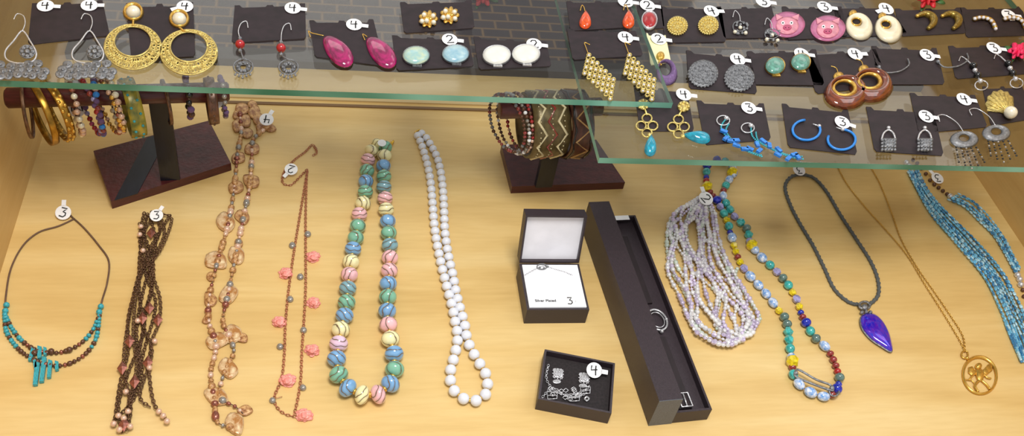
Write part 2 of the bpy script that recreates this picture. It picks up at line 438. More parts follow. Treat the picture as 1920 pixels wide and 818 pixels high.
def balls(mb, pts, z, rpx, mi=0, seg=7, rg=5):
    for (u, v) in pts: r = rpx*S(u, v, z); mb.ball(P(u, v, z+r*.8), r, mi=mi, seg=seg, rg=rg)

# silver coin chandeliers
e = cardset('silver wire teardrop earrings with dangling coins on black card', [(60,6),(192,0),(206,66),(52,84)], ZL, (86,14,'4',5))
tag(e, 168, 13, ZL+.001, '4', 15, 5, 10, 0)
for dx in (-126, 0):
    E = Ear(e, ZL); b = E.mb('earring', SILV)
    b.tube(wpath([(168+dx,58),(152+dx,76),(136+dx,96),(139+dx,112),(162+dx,119),(187+dx,115),(194+dx,100),(183+dx,78)], E.z+.001, True), .0007, 6)
    f = E.mb('flower_disc', DSILV); balls(f, ell(177+dx,97,10,8.5,8), E.z, 4.5)
    balls(f, [(177+dx,97)], E.z+.001, 5.5); f.tube(wpath(ell(177+dx,97,14,12,16), E.z+.001, True), .0006)
    c = E.mb('coin_fringe', DSILV)
    for k, (y, x0, x1, n) in enumerate([(124,128,200,5),(134,116,208,7),(143,112,204,7)]):
        for i in range(n):
            uu = x0+(x1-x0)*i/(n-1)+dx+random.uniform(-3,3); yy = y+3*math.sin(i*1.3)-abs(i-n/2)*.8
            c.pebble(ell(uu, yy, 9.5, 7, 12), E.z+.0006*k+random.uniform(0,.0008), .0014, wall=.7)
            balls(c, [(uu, yy-1)], E.z+.001+.0006*k, 3)
    hook(E, [(168+dx,58),(173+dx,44),(170+dx,30),(158+dx,26),(152+dx,36)]); E.done()
# gold hoops with pearls
e = cardset('large gold filigree hoop earrings with pearl studs', [(236,6),(362,4),(366,105),(246,112)], ZL, (347,15,'4',0,-160))
for (hx, hy, px, py) in ((249,88,250,23),(354,98,336,36)):
    E = Ear(e, ZL, 'gold filigree hoop'); b = E.mb('earring', PGOLD)
    A_ = ell(hx,hy,53,42,44); B_ = ell(hx,hy-10,35,28,44)
    b.tube(wpath(B_, E.z+.0012, True, False), .0008); b.tube(wpath(A_, E.z+.001, True, False), .0008)
    b.tube(wpath([lerp2(x, y, .5) for x, y in zip(A_, B_)], E.z+.0009, True, False), .0004)
    for i in range(64):      # openwork curls between the two rims
        t = 2*math.pi*i/64+random.uniform(-.04,.04)
        for k in (.28, .72):
            c_ = (hx+(53*(1-k)+35*k)*math.cos(t), hy-10*k+(42*(1-k)+28*k)*math.sin(t)); wd = (1+math.sin(t))*.5
            r_ = 2.0+3.0*wd; b.tube([P(c_[0]+r_*math.cos(j*1.05), c_[1]+r_*.85*math.sin(j*1.05), E.z+.0012) for j in range(6)], .0005, 4, True)
    for i in range(60):
        t = random.uniform(0, 6.28); k = random.uniform(.1, .9)
        b.ball(P(hx+(53*(1-k)+35*k)*math.cos(t), hy-10*k+(42*(1-k)+28*k)*math.sin(t), E.z+.0016), random.uniform(.0007, .0013), (1,1,.8), seg=6, rg=4)
    s2 = E.mb('pearl_setting', GOLD); s2.band(ell(px,py,20,17,24), ell(px,py,12,10,24), E.z, .003)
    s2.tube(wpath([(px,py+15),(hx*.5+px*.5,py+22),(hx,hy-40)], E.z+.002), .001)
    p = E.mb('pearl', PEARL); r = 13*S(px,py,E.z); p.ball(P(px,py,E.z+r*.7), r, seg=20, rg=12); E.done()
# red bead silver drops
e = cardset('red bead and silver drop earrings on black card', [(440,10),(572,6),(574,72),(434,80)], ZL, (549,18,'4',0))
for (a1, b1, c1) in (((450,52),(450,83),(456,125)), ((531,56),(527,90),(541,126))):
    E = Ear(e, ZL); b = E.mb('earring', DSILV); b.tube(wpath(ell(c1[0],c1[1],18,14,18), E.z+.001, True), .0007)
    b.band(ell(c1[0],c1[1]+1,15,11,20), ell(c1[0],c1[1]+1,5,4,20), E.z, .0014); b.tube(wpath([b1,(b1[0]+2,b1[1]+14),(c1[0],c1[1]-14)], E.z+.002), .0006)
    balls(b, ell(c1[0],c1[1],11,8,8), E.z+.001, 2.6)
    fr_ = E.mb('fringe', DSILV)
    for i in range(5): fr_.tube(wpath([(c1[0]-12+6*i, c1[1]+11),(c1[0]-15+7*i, c1[1]+20-abs(i-2)*3)], E.z+.001, False, False), .0005); balls(fr_, [(c1[0]-15+7*i, c1[1]+21-abs(i-2)*3)], E.z, 2.5)
    r = E.mb('red_bead', RED); balls(r, [b1], E.z, 9, seg=14, rg=8); balls(b, [(b1[0],b1[1]+12),(b1[0],b1[1]-11)], E.z, 4)
    hook(E, [(b1[0],b1[1]-10),(a1[0]-3,a1[1]+6),(a1[0]+2,a1[1]-8),(a1[0]+12,a1[1]-12),(a1[0]+15,a1[1])]); E.done()
# magenta
e = cardset('magenta glossy oval drop earrings on black card', [(580,38),(700,36),(722,124),(590,106)], ZL, (664,49,'4',0))
for (u, v, hx, hy) in ((633,97,588,62),(714,99,690,68)):
    E = Ear(e, ZL); b = E.mb('earring', MAG)
    o = []
    for i in range(28):
        t = 2*math.pi*i/28; k = 1+.16*math.cos(t); x, y = 38*math.cos(t), 20*k*math.sin(t); a_ = math.radians(50)
        o.append((u+x*math.cos(a_)-y*math.sin(a_), v+(x*math.sin(a_)+y*math.cos(a_))*.92))
    b.pebble(o, E.z, .005)
    hook(E, [(u-26,v-30),(hx-3,hy),(hx-10,hy-4),(hx-6,hy+7)], GOLD); E.done()
# clusters
e = cardset('gold clip earrings with crystal leaf clusters on card', [(750,4),(884,0),(890,52),(758,62)], ZL)
for (u, v) in ((803,36),(843,29)):
    E = Ear(e, ZL); b = E.mb('earring', GOLD)
    for i in range(9):
        a_ = i*.7; b.pebble(ell(u+10*math.cos(a_), v+8*math.sin(a_), 9, 5, 10, a_), E.z+.0003*i, .002)
    b.pebble(ell(u,v,13,10,14), E.z, .003)
    c = E.mb('crystal', PEARL); balls(c, [(u-8,v-8),(u+9,v-6),(u-3,v+3),(u+10,v+6),(u-12,v+4)], E.z+.003, 5); E.done()
# ovals
def ovals(lab, q, tg, spots, m, rim, ru, rv, z):
    e = cardset(lab, q, z, tg)
    for k, (u, v) in enumerate(spots):
        E = Ear(e, z); b = E.mb('earring', m[k] if isinstance(m, list) else m); b.pebble(ell(u,v,ru,rv,28), E.z+.002, .0045)
        r = E.mb('metal_rim', rim); r.band(ell(u,v+1,ru+1.5,rv+1.5,28), ell(u,v+1,ru-3,rv-3,28), E.z+.0005, .0028)
        r.box(P(u+2,v+rv+4,E.z), Vector((1,0,0)), Vector((0,1,0)), Vector((0,0,1)), (-.004,-.001,0), (.004,.004,.0015)); E.done()
    return e
ovals('pale aqua marbled oval clip earrings with metal rims', [(735,66),(878,72),(889,124),(744,132)], (843,77,'2',0), [(780,105),(854,102)], [AQUA,LBLUE], DSILV, 25, 16, ZL)
ovals('off-white glossy oval clip earrings on black card', [(888,68),(1024,78),(1034,124),(898,130)], (1001,86,'2',0), [(931,104),(986,102)], OFFW, SILV, 26, 17, ZL)
# diamond crystals
e = cardset('gold rhombus mesh earrings set with crystals', [(1063,54),(1192,58),(1206,104),(1074,112)], ZL, (1172,73,'4',0))
for (T_, R_, B_, L_) in (((1104,104),(1150,150),(1144,186),(1096,138)), ((1180,104),(1226,150),(1222,187),(1172,138))):
    E = Ear(e, ZL); b = E.mb('earring', PGOLD); c = E.mb('crystals', CRY2)
    for i in range(7):
        for j in range(7):
            q = lerp2(lerp2(T_, L_, i/6), lerp2(R_, B_, i/6), j/6)
            b.band(ell(q[0],q[1],5.4,4.2,8), ell(q[0],q[1],2.2,1.8,8), E.z, .0014)
            if (i+j) % 2 == 0: balls(c, [q], E.z+.0005, 2.8, seg=6, rg=4)
    hook(E, [T_, (T_[0]-5,T_[1]-14), (T_[0]-8,T_[1]-24), (T_[0]+2,T_[1]-20)], GOLD)
    E.done()
# amber
def tear(u, v, w, h, rot=0, n=24):
    o = []
    for i in range(n):
        t = 2*math.pi*i/n; x = w*math.sin(t)*abs(math.sin(t/2))**1.1; y = -h*math.cos(t)
        c, s_ = math.cos(rot), math.sin(rot); o.append((u+x*c-y*s_, v+x*s_+y*c))
    return o
e = cardset('orange amber teardrop earrings on black card', [(1062,2),(1180,0),(1190,50),(1070,58)], ZL, (1172,6,'2',0))
for (u, v) in ((1097,38),(1178,37)):
    E = Ear(e, ZL); b = E.mb('earring', AMBER); b.pebble(tear(u,v,15,17), E.z, .005); hook(E, [(u,v-15),(u-2,v-24),(u-6,v-28),(u-9,v-18)], GOLD); E.done()
e = cardset('deep red cabochon stud earring on black card', [(1194,0),(1240,2),(1246,52),(1200,56)], ZR, (1213,13,'2',0))
E = Ear(e, ZR); b = E.mb('earring', RED); b.pebble(ell(1217,39,13,15), E.z, .004); E.mb('silver_rim', SILV).band(ell(1217,39,16,18), ell(1217,39,12,14), E.z, .0025); E.done()
# purple
e = cardset('purple textured crescent earrings with gold tops, cream card', [(1212,62),(1248,66),(1258,116),(1220,122)], ZR, (1234,76,'2',0), BEIGE)
E = Ear(e, ZR); b = E.mb('earring', PURP)
b.band(ell(1250,138,20,23,28,-.3), ell(1246,130,11,12,28), E.z, .004); g_ = E.mb('gold_top', GOLD); g_.pebble(ell(1238,106,8,8), E.z, .003); g_.tube(wpath([(1238,110),(1236,116),(1240,122)], E.z+.002), .0008); E.done()

def discs(lab, q, tg, spots, ru, rv, m, z=ZR, h=.002, tex=40):
    e = cardset(lab, q, z, tg)
    for (u, v) in spots:
        E = Ear(e, z); b = E.mb('earring', m); b.pebble(ell(u,v,ru,rv,28), E.z, h, wall=.7)
        r = E.mb('rim_beading', m); balls(r, ell(u,v,ru-1,rv-1,26), E.z+h*.4, 2.2, seg=6, rg=4)
        for k in (.35, .7): balls(r, ell(u,v,ru*k,rv*k,int(24*k)), E.z+h*.6, 2.6, seg=6, rg=4)
        E.done()
discs('round gold filigree stud earrings on black card', [(1238,12),(1352,12),(1362,78),(1248,80)], (1333,24,'4',10), [(1270,49),(1328,48)], 19, 17, PGOLD)
discs('round pewter textured disc earrings on black card', [(1287,94),(1408,106),(1420,176),(1292,166)], (1382,114,'4',0), [(1318,139),(1386,147)], 28, 25, DSILV)
# silver tangle
e = cardset('small silver and gold bead cluster earrings', [(1343,14),(1446,10),(1462,70),(1358,72)], ZR, (1430,6,'3',0))
for (u, v) in ((1388,48),(1448,62)):
    E = Ear(e, ZR); b = E.mb('earring', DSILV); balls(b, [(u+random.uniform(-14,14), v+random.uniform(-6,16)) for _ in range(16)], E.z, 3.0)
    b.tube(wpath([(u-12,v-4),(u,v-8),(u+14,v),(u+4,v+10),(u-12,v+8)], E.z+.001, True), .0006)
    balls(E.mb('crystal', PEARL), [(u-10,v+12),(u+10,v+14),(u,v+4)], E.z, 4.0); hook(E, [(u,v-8),(u-2,v-20),(u-10,v-28),(u-14,v-16)]); E.done()
# pigs
e = cardset('round mauve pink pig face earrings on black card', [(1466,12),(1578,12),(1590,70),(1476,74)], ZR, (1545,16,'3',0))
for (u, v) in ((1476,47),(1552,54)):
    E = Ear(e, ZR); b = E.mb('earring', PINKE); b.pebble(ell(u,v,33,24,30), E.z, .0012, wall=.8)
    f = E.mb('pig_head', PINKL); f.pebble(ell(u,v+2,21,16,24), E.z+.0012, .0012, wall=.8)
    f.pebble([(u-20,v-8),(u-22,v-20),(u-8,v-14)], E.z+.0012, .001, wall=.8); f.pebble([(u+20,v-8),(u+22,v-20),(u+8,v-14)], E.z+.0012, .001, wall=.8)
    g_ = E.mb('snout', PINKD); g_.pebble(ell(u,v+5,8,5,16), E.z+.0024, .0012, wall=.6)
    w = E.mb('eyes', WHITE); w.pebble(ell(u-8,v-4,3.4,3.4,12), E.z+.0024, .0006); w.pebble(ell(u+8,v-4,3.4,3.4,12), E.z+.0024, .0006)
    k = E.mb('pupils', INK); balls(k, [(u-8,v-4),(u+8,v-4)], E.z+.0026, 1.6); balls(k, [(u-3,v+5),(u+3,v+5)], E.z+.0031, 1.1); E.done()
# ivory teardrop hoops
e = cardset('ivory enamel open teardrop earrings with gold rims', [(1562,12),(1668,12),(1702,64),(1576,70)], ZR, (1660,19,'4',0,-160))
for (u, v, r_) in ((1611,50,.25),(1666,55,.25)):
    E = Ear(e, ZR); b = E.mb('earring', IVORY); b.band(ell(u,v,28,24,32,.6), ell(u-6,v-8,8,6,32), E.z, .004)
    g_ = E.mb('gold_top', GOLD); g_.band(ell(u-6,v-8,10,8,24), ell(u-6,v-8,7.5,5.5,24), E.z+.002, .002); g_.pebble(ell(u-12,v-23,8,7), E.z+.001, .003); E.done()
# olive crescents
e = cardset('olive gold curved comma earrings on black card', [(1678,16),(1802,14),(1812,62),(1690,68)], ZR)
for u in (1738, 1785):
    E = Ear(e, ZR); b = E.mb('earring', OLIVE); pa = wpath([(u-18,30),(u-4,26),(u+10,32),(u+12,44),(u+2,54)], E.z+.002); n = len(pa)
    b.tube(pa, [.0015+.003*math.sin(math.pi*(i+1)/(n+1)) for i in range(n)], 10); E.mb('gold_ball', GOLD).ball(pa[0], .0022); E.done()
e = cardset('gold arched earrings set with tiny crystals', [(1800,14),(1916,12),(1930,66),(1812,70)], ZR, (1890,31,'3',0))
for u in (1848, 1905):
    E = Ear(e, ZR); b = E.mb('earring', GOLD); b.tube(wpath([(u-22,36),(u-6,33),(u+10,38),(u+18,52)], E.z+.002), .0025, 10)
    balls(E.mb('crystal', CRY2), [(u-20,35),(u-12,33),(u-4,33),(u+4,35),(u+11,39),(u+16,46),(u+19,54)], E.z+.003, 3.5); E.done()
# jade
ovals('round green jade cabochon clip earrings with gold rims', [(1400,96),(1530,92),(1546,160),(1414,158)], (1502,104,'4',0), [(1453,124),(1501,117)], JADE, GOLD, 18, 15, ZR)
# brown hoops
e = cardset('brown tortoise enamel hoop earrings with gold centres', [(1508,98),(1642,92),(1668,160),(1530,176)], ZR, (1602,104,'4',0,0))
for (u, v) in ((1586,176),(1633,163)):
    E = Ear(e, ZR); b = E.mb('earring', BROWNE); b.band(ell(u,v,42,30,36), ell(u-4,v-10,20,13,36), E.z, .006)
    g_ = E.mb('gold_centre', GOLD); g_.band(ell(u-3,v-8,25,17,30), ell(u-4,v-10,16,11,30), E.z+.003, .003); g_.pebble(ell(u-14,v-32,10,8), E.z, .003)
    hook(E, [(u-14,v-36),(u-18,v-48),(u-28,v-52)], GOLD); E.done()
# wire hoops
e = cardset('thin dark wire hoop earrings on black card', [(1634,86),(1756,90),(1772,158),(1646,158)], ZR, (1737,106,'3',0))
for (u, v) in ((1674,118),(1785,108)):
    E = Ear(e, ZR); b = E.mb('earring', DSILV); b.tube(wpath([(u-26,v+8),(u-14,v+18),(u+12,v+16),(u+30,v+4),(u+28,v-8)], E.z+.002), .0008); balls(b, [(u-26,v+8)], E.z, 4); E.done()
# black bead drops
e = cardset('black bead and silver wire drop earrings on black card', [(1778,86),(1906,82),(1930,138),(1792,148)], ZR, (1862,93,'3',0))
for (u, v) in ((1832,138),(1898,134)):
    E = Ear(e, ZR); b = E.mb('earring', SILV); b.tube(wpath([(u+4,v+12),(u,v),(u-8,v-14),(u-22,v-28)], E.z+.002), .0008)
    b.tube(wpath(ell(u+8,v+22,12,9,14), E.z+.001, True), .0006); balls(b, [(u-4,v-6),(u+6,v+14)], E.z, 5)
    balls(E.mb('black_bead', BLKB), [(u+1,v+3),(u-7,v-15)], E.z, 7, seg=12, rg=8); hook(E, [(u-22,v-28),(u-30,v-32),(u-34,v-24)]); E.done()
# turquoise drops
e = cardset('gold lattice earrings with turquoise teardrop ends', [(1188,160),(1288,168),(1302,246),(1200,246)], ZR, (1281,180,'4',0))
for (a1, b1, c1, rr) in (((1206,196),(1213,236),(1219,274),0),((1282,200),(1272,238),(1304,262),1.45)):
    E = Ear(e, ZR); b = E.mb('earring', PGOLD)
    b.pebble(ell(a1[0],a1[1],12,10), E.z, .002); balls(b, ell(a1[0],a1[1],9,8,8), E.z+.001, 3)
    for (x, y) in ((0,-14),(-11,0),(11,0),(0,13)): b.tube(wpath(ell(b1[0]+x,b1[1]+y,9,8,12), E.z+.001, True), .0008)
    b.tube(wpath([a1,(b1[0],b1[1]-20)], E.z+.001, False, False), .0009)
    t_ = E.mb('teardrop_bead', TEAL)
    if rr == 0:
        t_.pebble(tear(1219,274,15,20,0), E.z, .006)
        balls(b, [(1218,254)], E.z, 5)
    else: t_.pebble(tear(1306,259,13,26,-1.4), E.z, .006); balls(b, [(1280,256)], E.z, 5)
    E.done()
# blue chip
e = cardset('blue chip stone chain earrings on black card', [(1306,188),(1432,194),(1446,262),(1322,272)], ZR, (1403,205,'3',0))
for pth in ([(1362,222),(1352,240),(1368,262),(1395,280),(1430,292)], [(1408,236),(1412,258),(1440,276),(1475,290),(1506,294)]):
    E = Ear(e, ZR); b = E.mb('earring', TURQ); path = wpath(pth, E.z+.0009); pts, tg = resample(path, .0019)
    for p in pts: b.ball(p, .0009, seg=6, rg=4)
    path2 = [p+Vector((.0035,-.0035,0)) for p in path]; pts2, _ = resample(path2, .0019)
    for p in pts2[3:-2]: b.ball(p, .0009, seg=6, rg=4)
    c = E.mb('blue_chips', CHIP)
    for i in range(8):
        p = path[int(len(path)*(.35+.65*i/8))]; o_ = p+Vector((random.uniform(-.003,.003), random.uniform(-.008,.003), .0015)); q_ = Quaternion((0,0,1), random.uniform(0,3))
        c.box(o_, q_ @ Vector((1,0,0)), q_ @ Vector((0,1,0)), Vector((0,0,1)), (-.0033,-.0016,-.001), (.0030,.0018,.0012))
    s2 = E.mb('silver_stud', SILV); r0 = pth[0]; s2.tube(wpath(ell(r0[0]-6,r0[1]+4,12,9,14), E.z+.001, True), .0006); balls(s2, [r0], E.z, 5); E.done()
# blue hoops
e = cardset('bright blue open hoop earrings on black card', [(1466,194),(1590,206),(1608,290),(1478,276)], ZR, (1578,232,'3',-15))
for (u, v, a0) in ((1512,244,-.4),(1578,262,-1.5)):
    E = Ear(e, ZR); b = E.mb('earring', BLUE)
    b.tube([P(u+26*math.cos(t), v+19*math.sin(t), E.z+.0015) for t in [a0+(5.0*i/24) for i in range(25)]], .0012, 8)
    s2 = E.mb('silver_post', SILV); p0 = (u+26*math.cos(a0), v+19*math.sin(a0)); s2.tube(wpath([p0,(p0[0]-12,p0[1]-4)], E.z+.0015, False, False), .0006); balls(s2, [p0], E.z, 4)
    E.done()
# baskets
e = cardset('tiny pewter basket earrings on black card', [(1624,200),(1750,206),(1770,292),(1640,284)], ZR, (1735,221,'3',0))
for (u, v) in ((1666,268),(1734,268)):
    E = Ear(e, ZR); b = E.mb('earring', DSILV); b.pebble([(u-15,v-6),(u+15,v-6),(u+13,v+12),(u+6,v+17),(u-6,v+17),(u-13,v+12)], E.z, .005)
    for y in (-5,1,7,13): balls(b, [(u+x,v+y) for x in range(-12,13,6)], E.z+.003, 3, seg=6, rg=4)
    h_ = E.mb('basket_handle', SILV); h_.tube(wpath([(u-13,v-6),(u-9,v-18),(u,v-24),(u+9,v-18),(u+13,v-6)], E.z+.002), .0009); balls(h_, [(u,v-28)], E.z, 4); E.done()
# dangles
e = cardset('silver disc earrings with black and white beads', [(1706,174),(1828,178),(1852,238),(1722,250)], ZR, (1806,189,'4',0))
for (u, v) in ((1808,262),(1868,250)):
    E = Ear(e, ZR); b = E.mb('earring', DSILV); b.band(ell(u,v,27,16,28), ell(u,v-3,9,6,28), E.z, .002)
    k = E.mb('beaded_fringe', [BLKB, BLKB, GREYP])
    for i in range(5):
        for j in range(7):
            q = lerp2((u-16+i*9, v+10), (u-10+i*12, v+54-abs(i-2)*6), (j+1)/7); rr = 2.1*S(*q, E.z); k.ball(P(q[0], q[1], E.z+rr), rr, mi=(i+j) % 3, seg=6, rg=4)
    hook(E, [(u-2,v-15),(u-14,v-32),(u-36,v-46),(u-50,v-44),(u-46,v-34)]); E.done()
e = cardset('gold scallop shell earring with pearl on black card', [(1842,162),(1916,160),(1940,222),(1858,236)], ZR)
E = Ear(e, ZR); b = E.mb('earring', PGOLD)
shell = []
for i in range(25):
    a_ = math.radians(150+i*7.6); shell.append((1874+(26+1.6*math.cos(i*1.57))*math.cos(a_), 196+(26+1.6*math.cos(i*1.57))*math.sin(a_)*.95))
b.pebble(shell+[(1900,204),(1904,216),(1890,218),(1876,212)], E.z, .0035, wall=.4)
for i in range(8):
    a_ = math.radians(165+i*21); b.tube(wpath([(1894,212),(1874+24*math.cos(a_), 196+23*math.sin(a_))], E.z+.0034, False, False), .0006, 5)
p = E.mb('pearl', PEARL); balls(p, [(1895,211)], E.z+.002, 12, seg=18, rg=10); E.done()

# ------------------------------------------------------------------ bracelet stands
def stand(lab, basepts, frac, A, B, strip):
    th = .010; c = (sum(p[0] for p in basepts)/4, sum(p[1] for p in basepts)/4)
    e = thing('bracelet_stand', lab, 'jewelry stand', P(c[0], c[1], 0), 'maroon bracelet stands')
    mb = MB(); mb.prism(basepts, 0, th); meshobj('base', mb, VELV, e)
    bz = (A.z); d = (B-A).normalized(); mid = A.lerp(B, frac)
    side = Vector((-d.y, d.x, 0)).normalized(); mb = MB()
    mb.box(Vector((mid.x, mid.y, 0)), d, side, Vector((0,0,1)), (-.009,-.003,th), (.009,.003,bz)); meshobj('post', mb, STRIP, e)
    mb = MB(); mb.tube([A, A.lerp(B,.01), A.lerp(B,.99), B], [.007,.009,.009,.007], 20); meshobj('crossbar', mb, VELV, e)
    if strip: mb = MB(); mb.prism(strip, th+.0002, th+.0006); meshobj('diagonal_strip', mb, STRIP, e)  # thin black strip running diagonally over the base plate
    return e
BZ = .115
A1, B1 = P(10,184,BZ), P(430,172,BZ); BR = .009
stand('glossy maroon bracelet stand with slanted base plate', [(175,283),(392,226),(433,306),(208,378)], .67, A1, B1, [(276,258),(318,248),(258,363),(214,376)])
A2, B2 = P(936,206,BZ), P(1128,200,BZ)
stand('glossy maroon bracelet stand with rectangular base plate', [(940,272),(1118,262),(1172,342),(960,350)], .6, A2, B2, None)
BG = 'bracelets hanging on the stands'
def ringc(A, B, t, Ri):
    c = A.lerp(B, t); return Vector((c.x, c.y, c.z+BR-Ri+.0008))
def rpt(c, d, R, th, ax=0, yaw=0):
    d2 = Quaternion((0,0,1), yaw) @ d; s_ = Vector((-d2.y, d2.x, 0)).normalized()
    return c+(s_*math.sin(th)+Vector((0,0,1))*math.cos(th))*R+d2*ax
def bangle(A, B, t, R, w, thk, m, lab, yaw=0, name='bangle', extra=None):
    d = (B-A).normalized(); c = ringc(A, B, t, R); e = thing(name, lab, 'bracelet', c-Vector((0,0,R)), BG)
    mb = MB(); n = 48; vs = []
    for i in range(n):
        a_ = 2*math.pi*i/n
        for (rr, ax) in ((R, -w/2), (R, w/2), (R+thk*.8, w/2), (R+thk, w*.25), (R+thk, -w*.25), (R+thk*.8, -w/2)): vs.append(rpt(c, d, rr, a_, ax, yaw))
    fs = [[i*6+j, i*6+(j+1) % 6, ((i+1) % n)*6+(j+1) % 6, ((i+1) % n)*6+j] for i in range(n) for j in range(6)]
    mb.add(vs, fs); meshobj('band', mb, m, e)
    for x in (extra if isinstance(extra, list) else [extra] if extra else []): x(e, c, d, R+thk, w, yaw)
    return e
def zig(mt, offs, k=10, r=.0014, amp=.10):
    def f(e, c, d, R, w, yaw):
        mb = MB()
        for o_ in offs: mb.tube([rpt(c, d, R+.0002, 2*math.pi*i/(k*2), w*(o_+amp*(1 if i % 2 else -1)), yaw) for i in range(k*2)], r, 4, True)
        meshobj('zigzag_inlay', mb, mt, e)
    return f
def studs(mt, n=30, r=.0018, rows=1):
    def f(e, c, d, R, w, yaw):
        mb = MB()
        for j in range(rows):
            for i in range(n): mb.ball(rpt(c, d, R, 2*math.pi*(i+.5*j)/n, (j-(rows-1)/2)*w/rows, yaw), r, seg=6, rg=4)
        meshobj('raised_decoration', mb, mt, e)
    return f
def beadbr(A, B, t, R, r, ms, lab, yaw=0, ax=0):
    d = (B-A).normalized(); c = ringc(A, B, t, R-r); e = thing('beaded_bracelet', lab, 'bracelet', c-Vector((0,0,R)), BG)
    n = int(2*math.pi*R/(2*r)); mb = MB(); mb.tube([rpt(c, d, R, 2*math.pi*i/24, 0, yaw) for i in range(24)], r*.3, 5, True); meshobj('elastic_cord', mb, CORDB, e)
    for i in range(n):
        a_ = 2*math.pi*i/n; tn = rpt(c, d, R, a_+.1, 0, yaw)-rpt(c, d, R, a_, 0, yaw)
        bead(e, rpt(c, d, R, a_, random.uniform(-1,1)*r*.2, yaw), r*random.uniform(.8,1.02), random.choice(ms), (1,1,.95), tn, 'small')
    return e
def at(u, A, B, v=184):
    return (P(u, v, BZ)-A).dot((B-A).normalized())/(B-A).length
bangle(A1,B1,at(45,A1,B1),.024,.003,.0012,BRONZE,'dark bronze bangle beside a gold bangle',.1)
bangle(A1,B1,at(70,A1,B1),.028,.006,.0018,MGOLD,'polished wide gold bangle hanging on the stand bar',.45)
bangle(A1,B1,at(100,A1,B1),.026,.007,.0012,MGOLD,'ornate openwork gold bracelet with curled links',.5,'link_bracelet',studs(GOLD,20,.0020,2))
e = beadbr(A1,B1,at(136,A1,B1),.025,.0034,[PPEARL,PEARL,COPB],'peach pearl bead bracelet with round price stickers',.25)
tag(e, 145, 172, .115, '3', 15, -80, 40, 90); tag(e, 146, 214, .080, '3', 15, -80, 50, 90)
beadbr(A1,B1,at(164,A1,B1),.025,.0028,[PINKD,PURP,LAV,RED,MAR],'multicoloured pink purple and red bead bracelet',.4)
beadbr(A1,B1,at(180,A1,B1),.025,.0030,[BLUE,PURP,PPEARL,MAR],'pink and blue glass bead bracelet',.15)
beadbr(A1,B1,at(198,A1,B1),.025,.0026,[COPB,PPEARL,GOLD],'thin copper and peach bead bracelet',.45)
beadbr(A1,B1,at(212,A1,B1),.024,.0032,[PEARL,GOLD,PPEARL],'gold and pearl bead bracelet',.3)
bangle(A1,B1,at(243,A1,B1),.025,.013,.002,ENAM,'green and yellow enamelled bangle with leaf pattern',.25,'bangle',studs(TURQ,14,.0014,2))
bangle(A1,B1,at(310,A1,B1),.020,.003,.0012,BRONZE,'thin dark bronze bangle near the post',.2)
beadbr(A1,B1,at(352,A1,B1),.018,.0034,[BLKB,PURP,BBEAD],'dark purple and black leaf bead bracelet',.1)
e = bangle(A1,B1,at(395,A1,B1),.020,.009,.0018,BBEAD,'brown bangle with a round price sticker',.1,'bangle',studs(CORDB,20,.0012,1)); tag(e, 405, 198, .10, '2', 13, -20, 40, 90)
beadbr(A1,B1,at(418,A1,B1),.018,.0026,[DSILV,PURP,GREYP],'grey metal charm bracelet at the bar end',.1)
beadbr(A2,B2,at(948,A2,B2),.029,.0020,[MAR,BBEAD,DSILV],'thin maroon and brown seed bead bracelet',.4)
beadbr(A2,B2,at(960,A2,B2),.030,.0020,[GREYP,BBEAD,WHITE],'white and grey bead bracelet',.3)
beadbr(A2,B2,at(972,A2,B2),.029,.0020,[MAR,RED,BBEAD,PPEARL],'brown and red seed bead bracelet',.2)
bangle(A2,B2,at(1016,A2,B2),.030,.036,.003,OLV,'wide olive brown cuff with ivory zigzag inlay',.03,'cuff_bracelet',[zig(IVI,(-.28,.28),8,.0015,.12),zig(MAR,(0,),8,.0012,.12),studs(IVI,40,.0007,3)])
bangle(A2,B2,at(1073,A2,B2),.031,.022,.003,WOODD,'dark wooden cuff with tan carved stripes',.03,'cuff_bracelet',[zig(TANW,(0,),9,.0013,.3),zig(BLKB,(-.4,.4),9,.001,.05)])

# ------------------------------------------------------------------ necklaces on the board
def neck(lab, u, v): return thing('necklace', lab, 'necklace', P(u, v, 0), 'necklaces laid on the wooden board')
# turquoise necklace
e = neck('brown cord necklace with turquoise beads and stick fringe', 100, 560)
cordp = [(140,410),(110,424),(72,436),(42,462),(20,505),(11,555),(9,590)]
cordp2 = [(136,408),(158,428),(185,460),(204,490),(201,530),(191,565),(187,590)]
mb = MB()
for q in (cordp, cordp2): mb.tube(wpath(q, .0012), .0008, 6)
low = [[(9,590),(12,622),(35,655),(66,676),(98,686),(130,682),(160,664),(180,635),(187,590)], [(9,590),(20,612),(38,636),(62,654),(90,662),(122,659),(150,645),(172,622),(187,590)]]
for q in low: mb.tube(wpath(q, .0018), .0006, 5)
mb.tube(wpath([(136,408),(128,400),(118,398)], .0012), .0008)
meshobj('cord', mb, CORDB, e); items = []
for q in low:
    pts, tg = resample(wpath(q, .0020), .0037)
    for i, (p, t) in enumerate(zip(pts, tg)):
        k = i/len(pts); m = TURQ if (k < .28 or k > .74) else BBEAD
        if i % 4 == 3: m = BBEAD if m is TURQ else COPB
        items.append((p, .0021*random.uniform(.85,1.08), m, (1,1,.8 if i % 4 else 1.1), t, 'small'))
for uv in ((12,572),(10,583),(189,575),(186,585),(65,662),(130,656),(96,659)): items.append((P(*uv,.003), .0026, TURQ if uv[0] in (12,10,189,186) else BBEAD, (1,1,1), None, 'small'))
bulk(e, items)
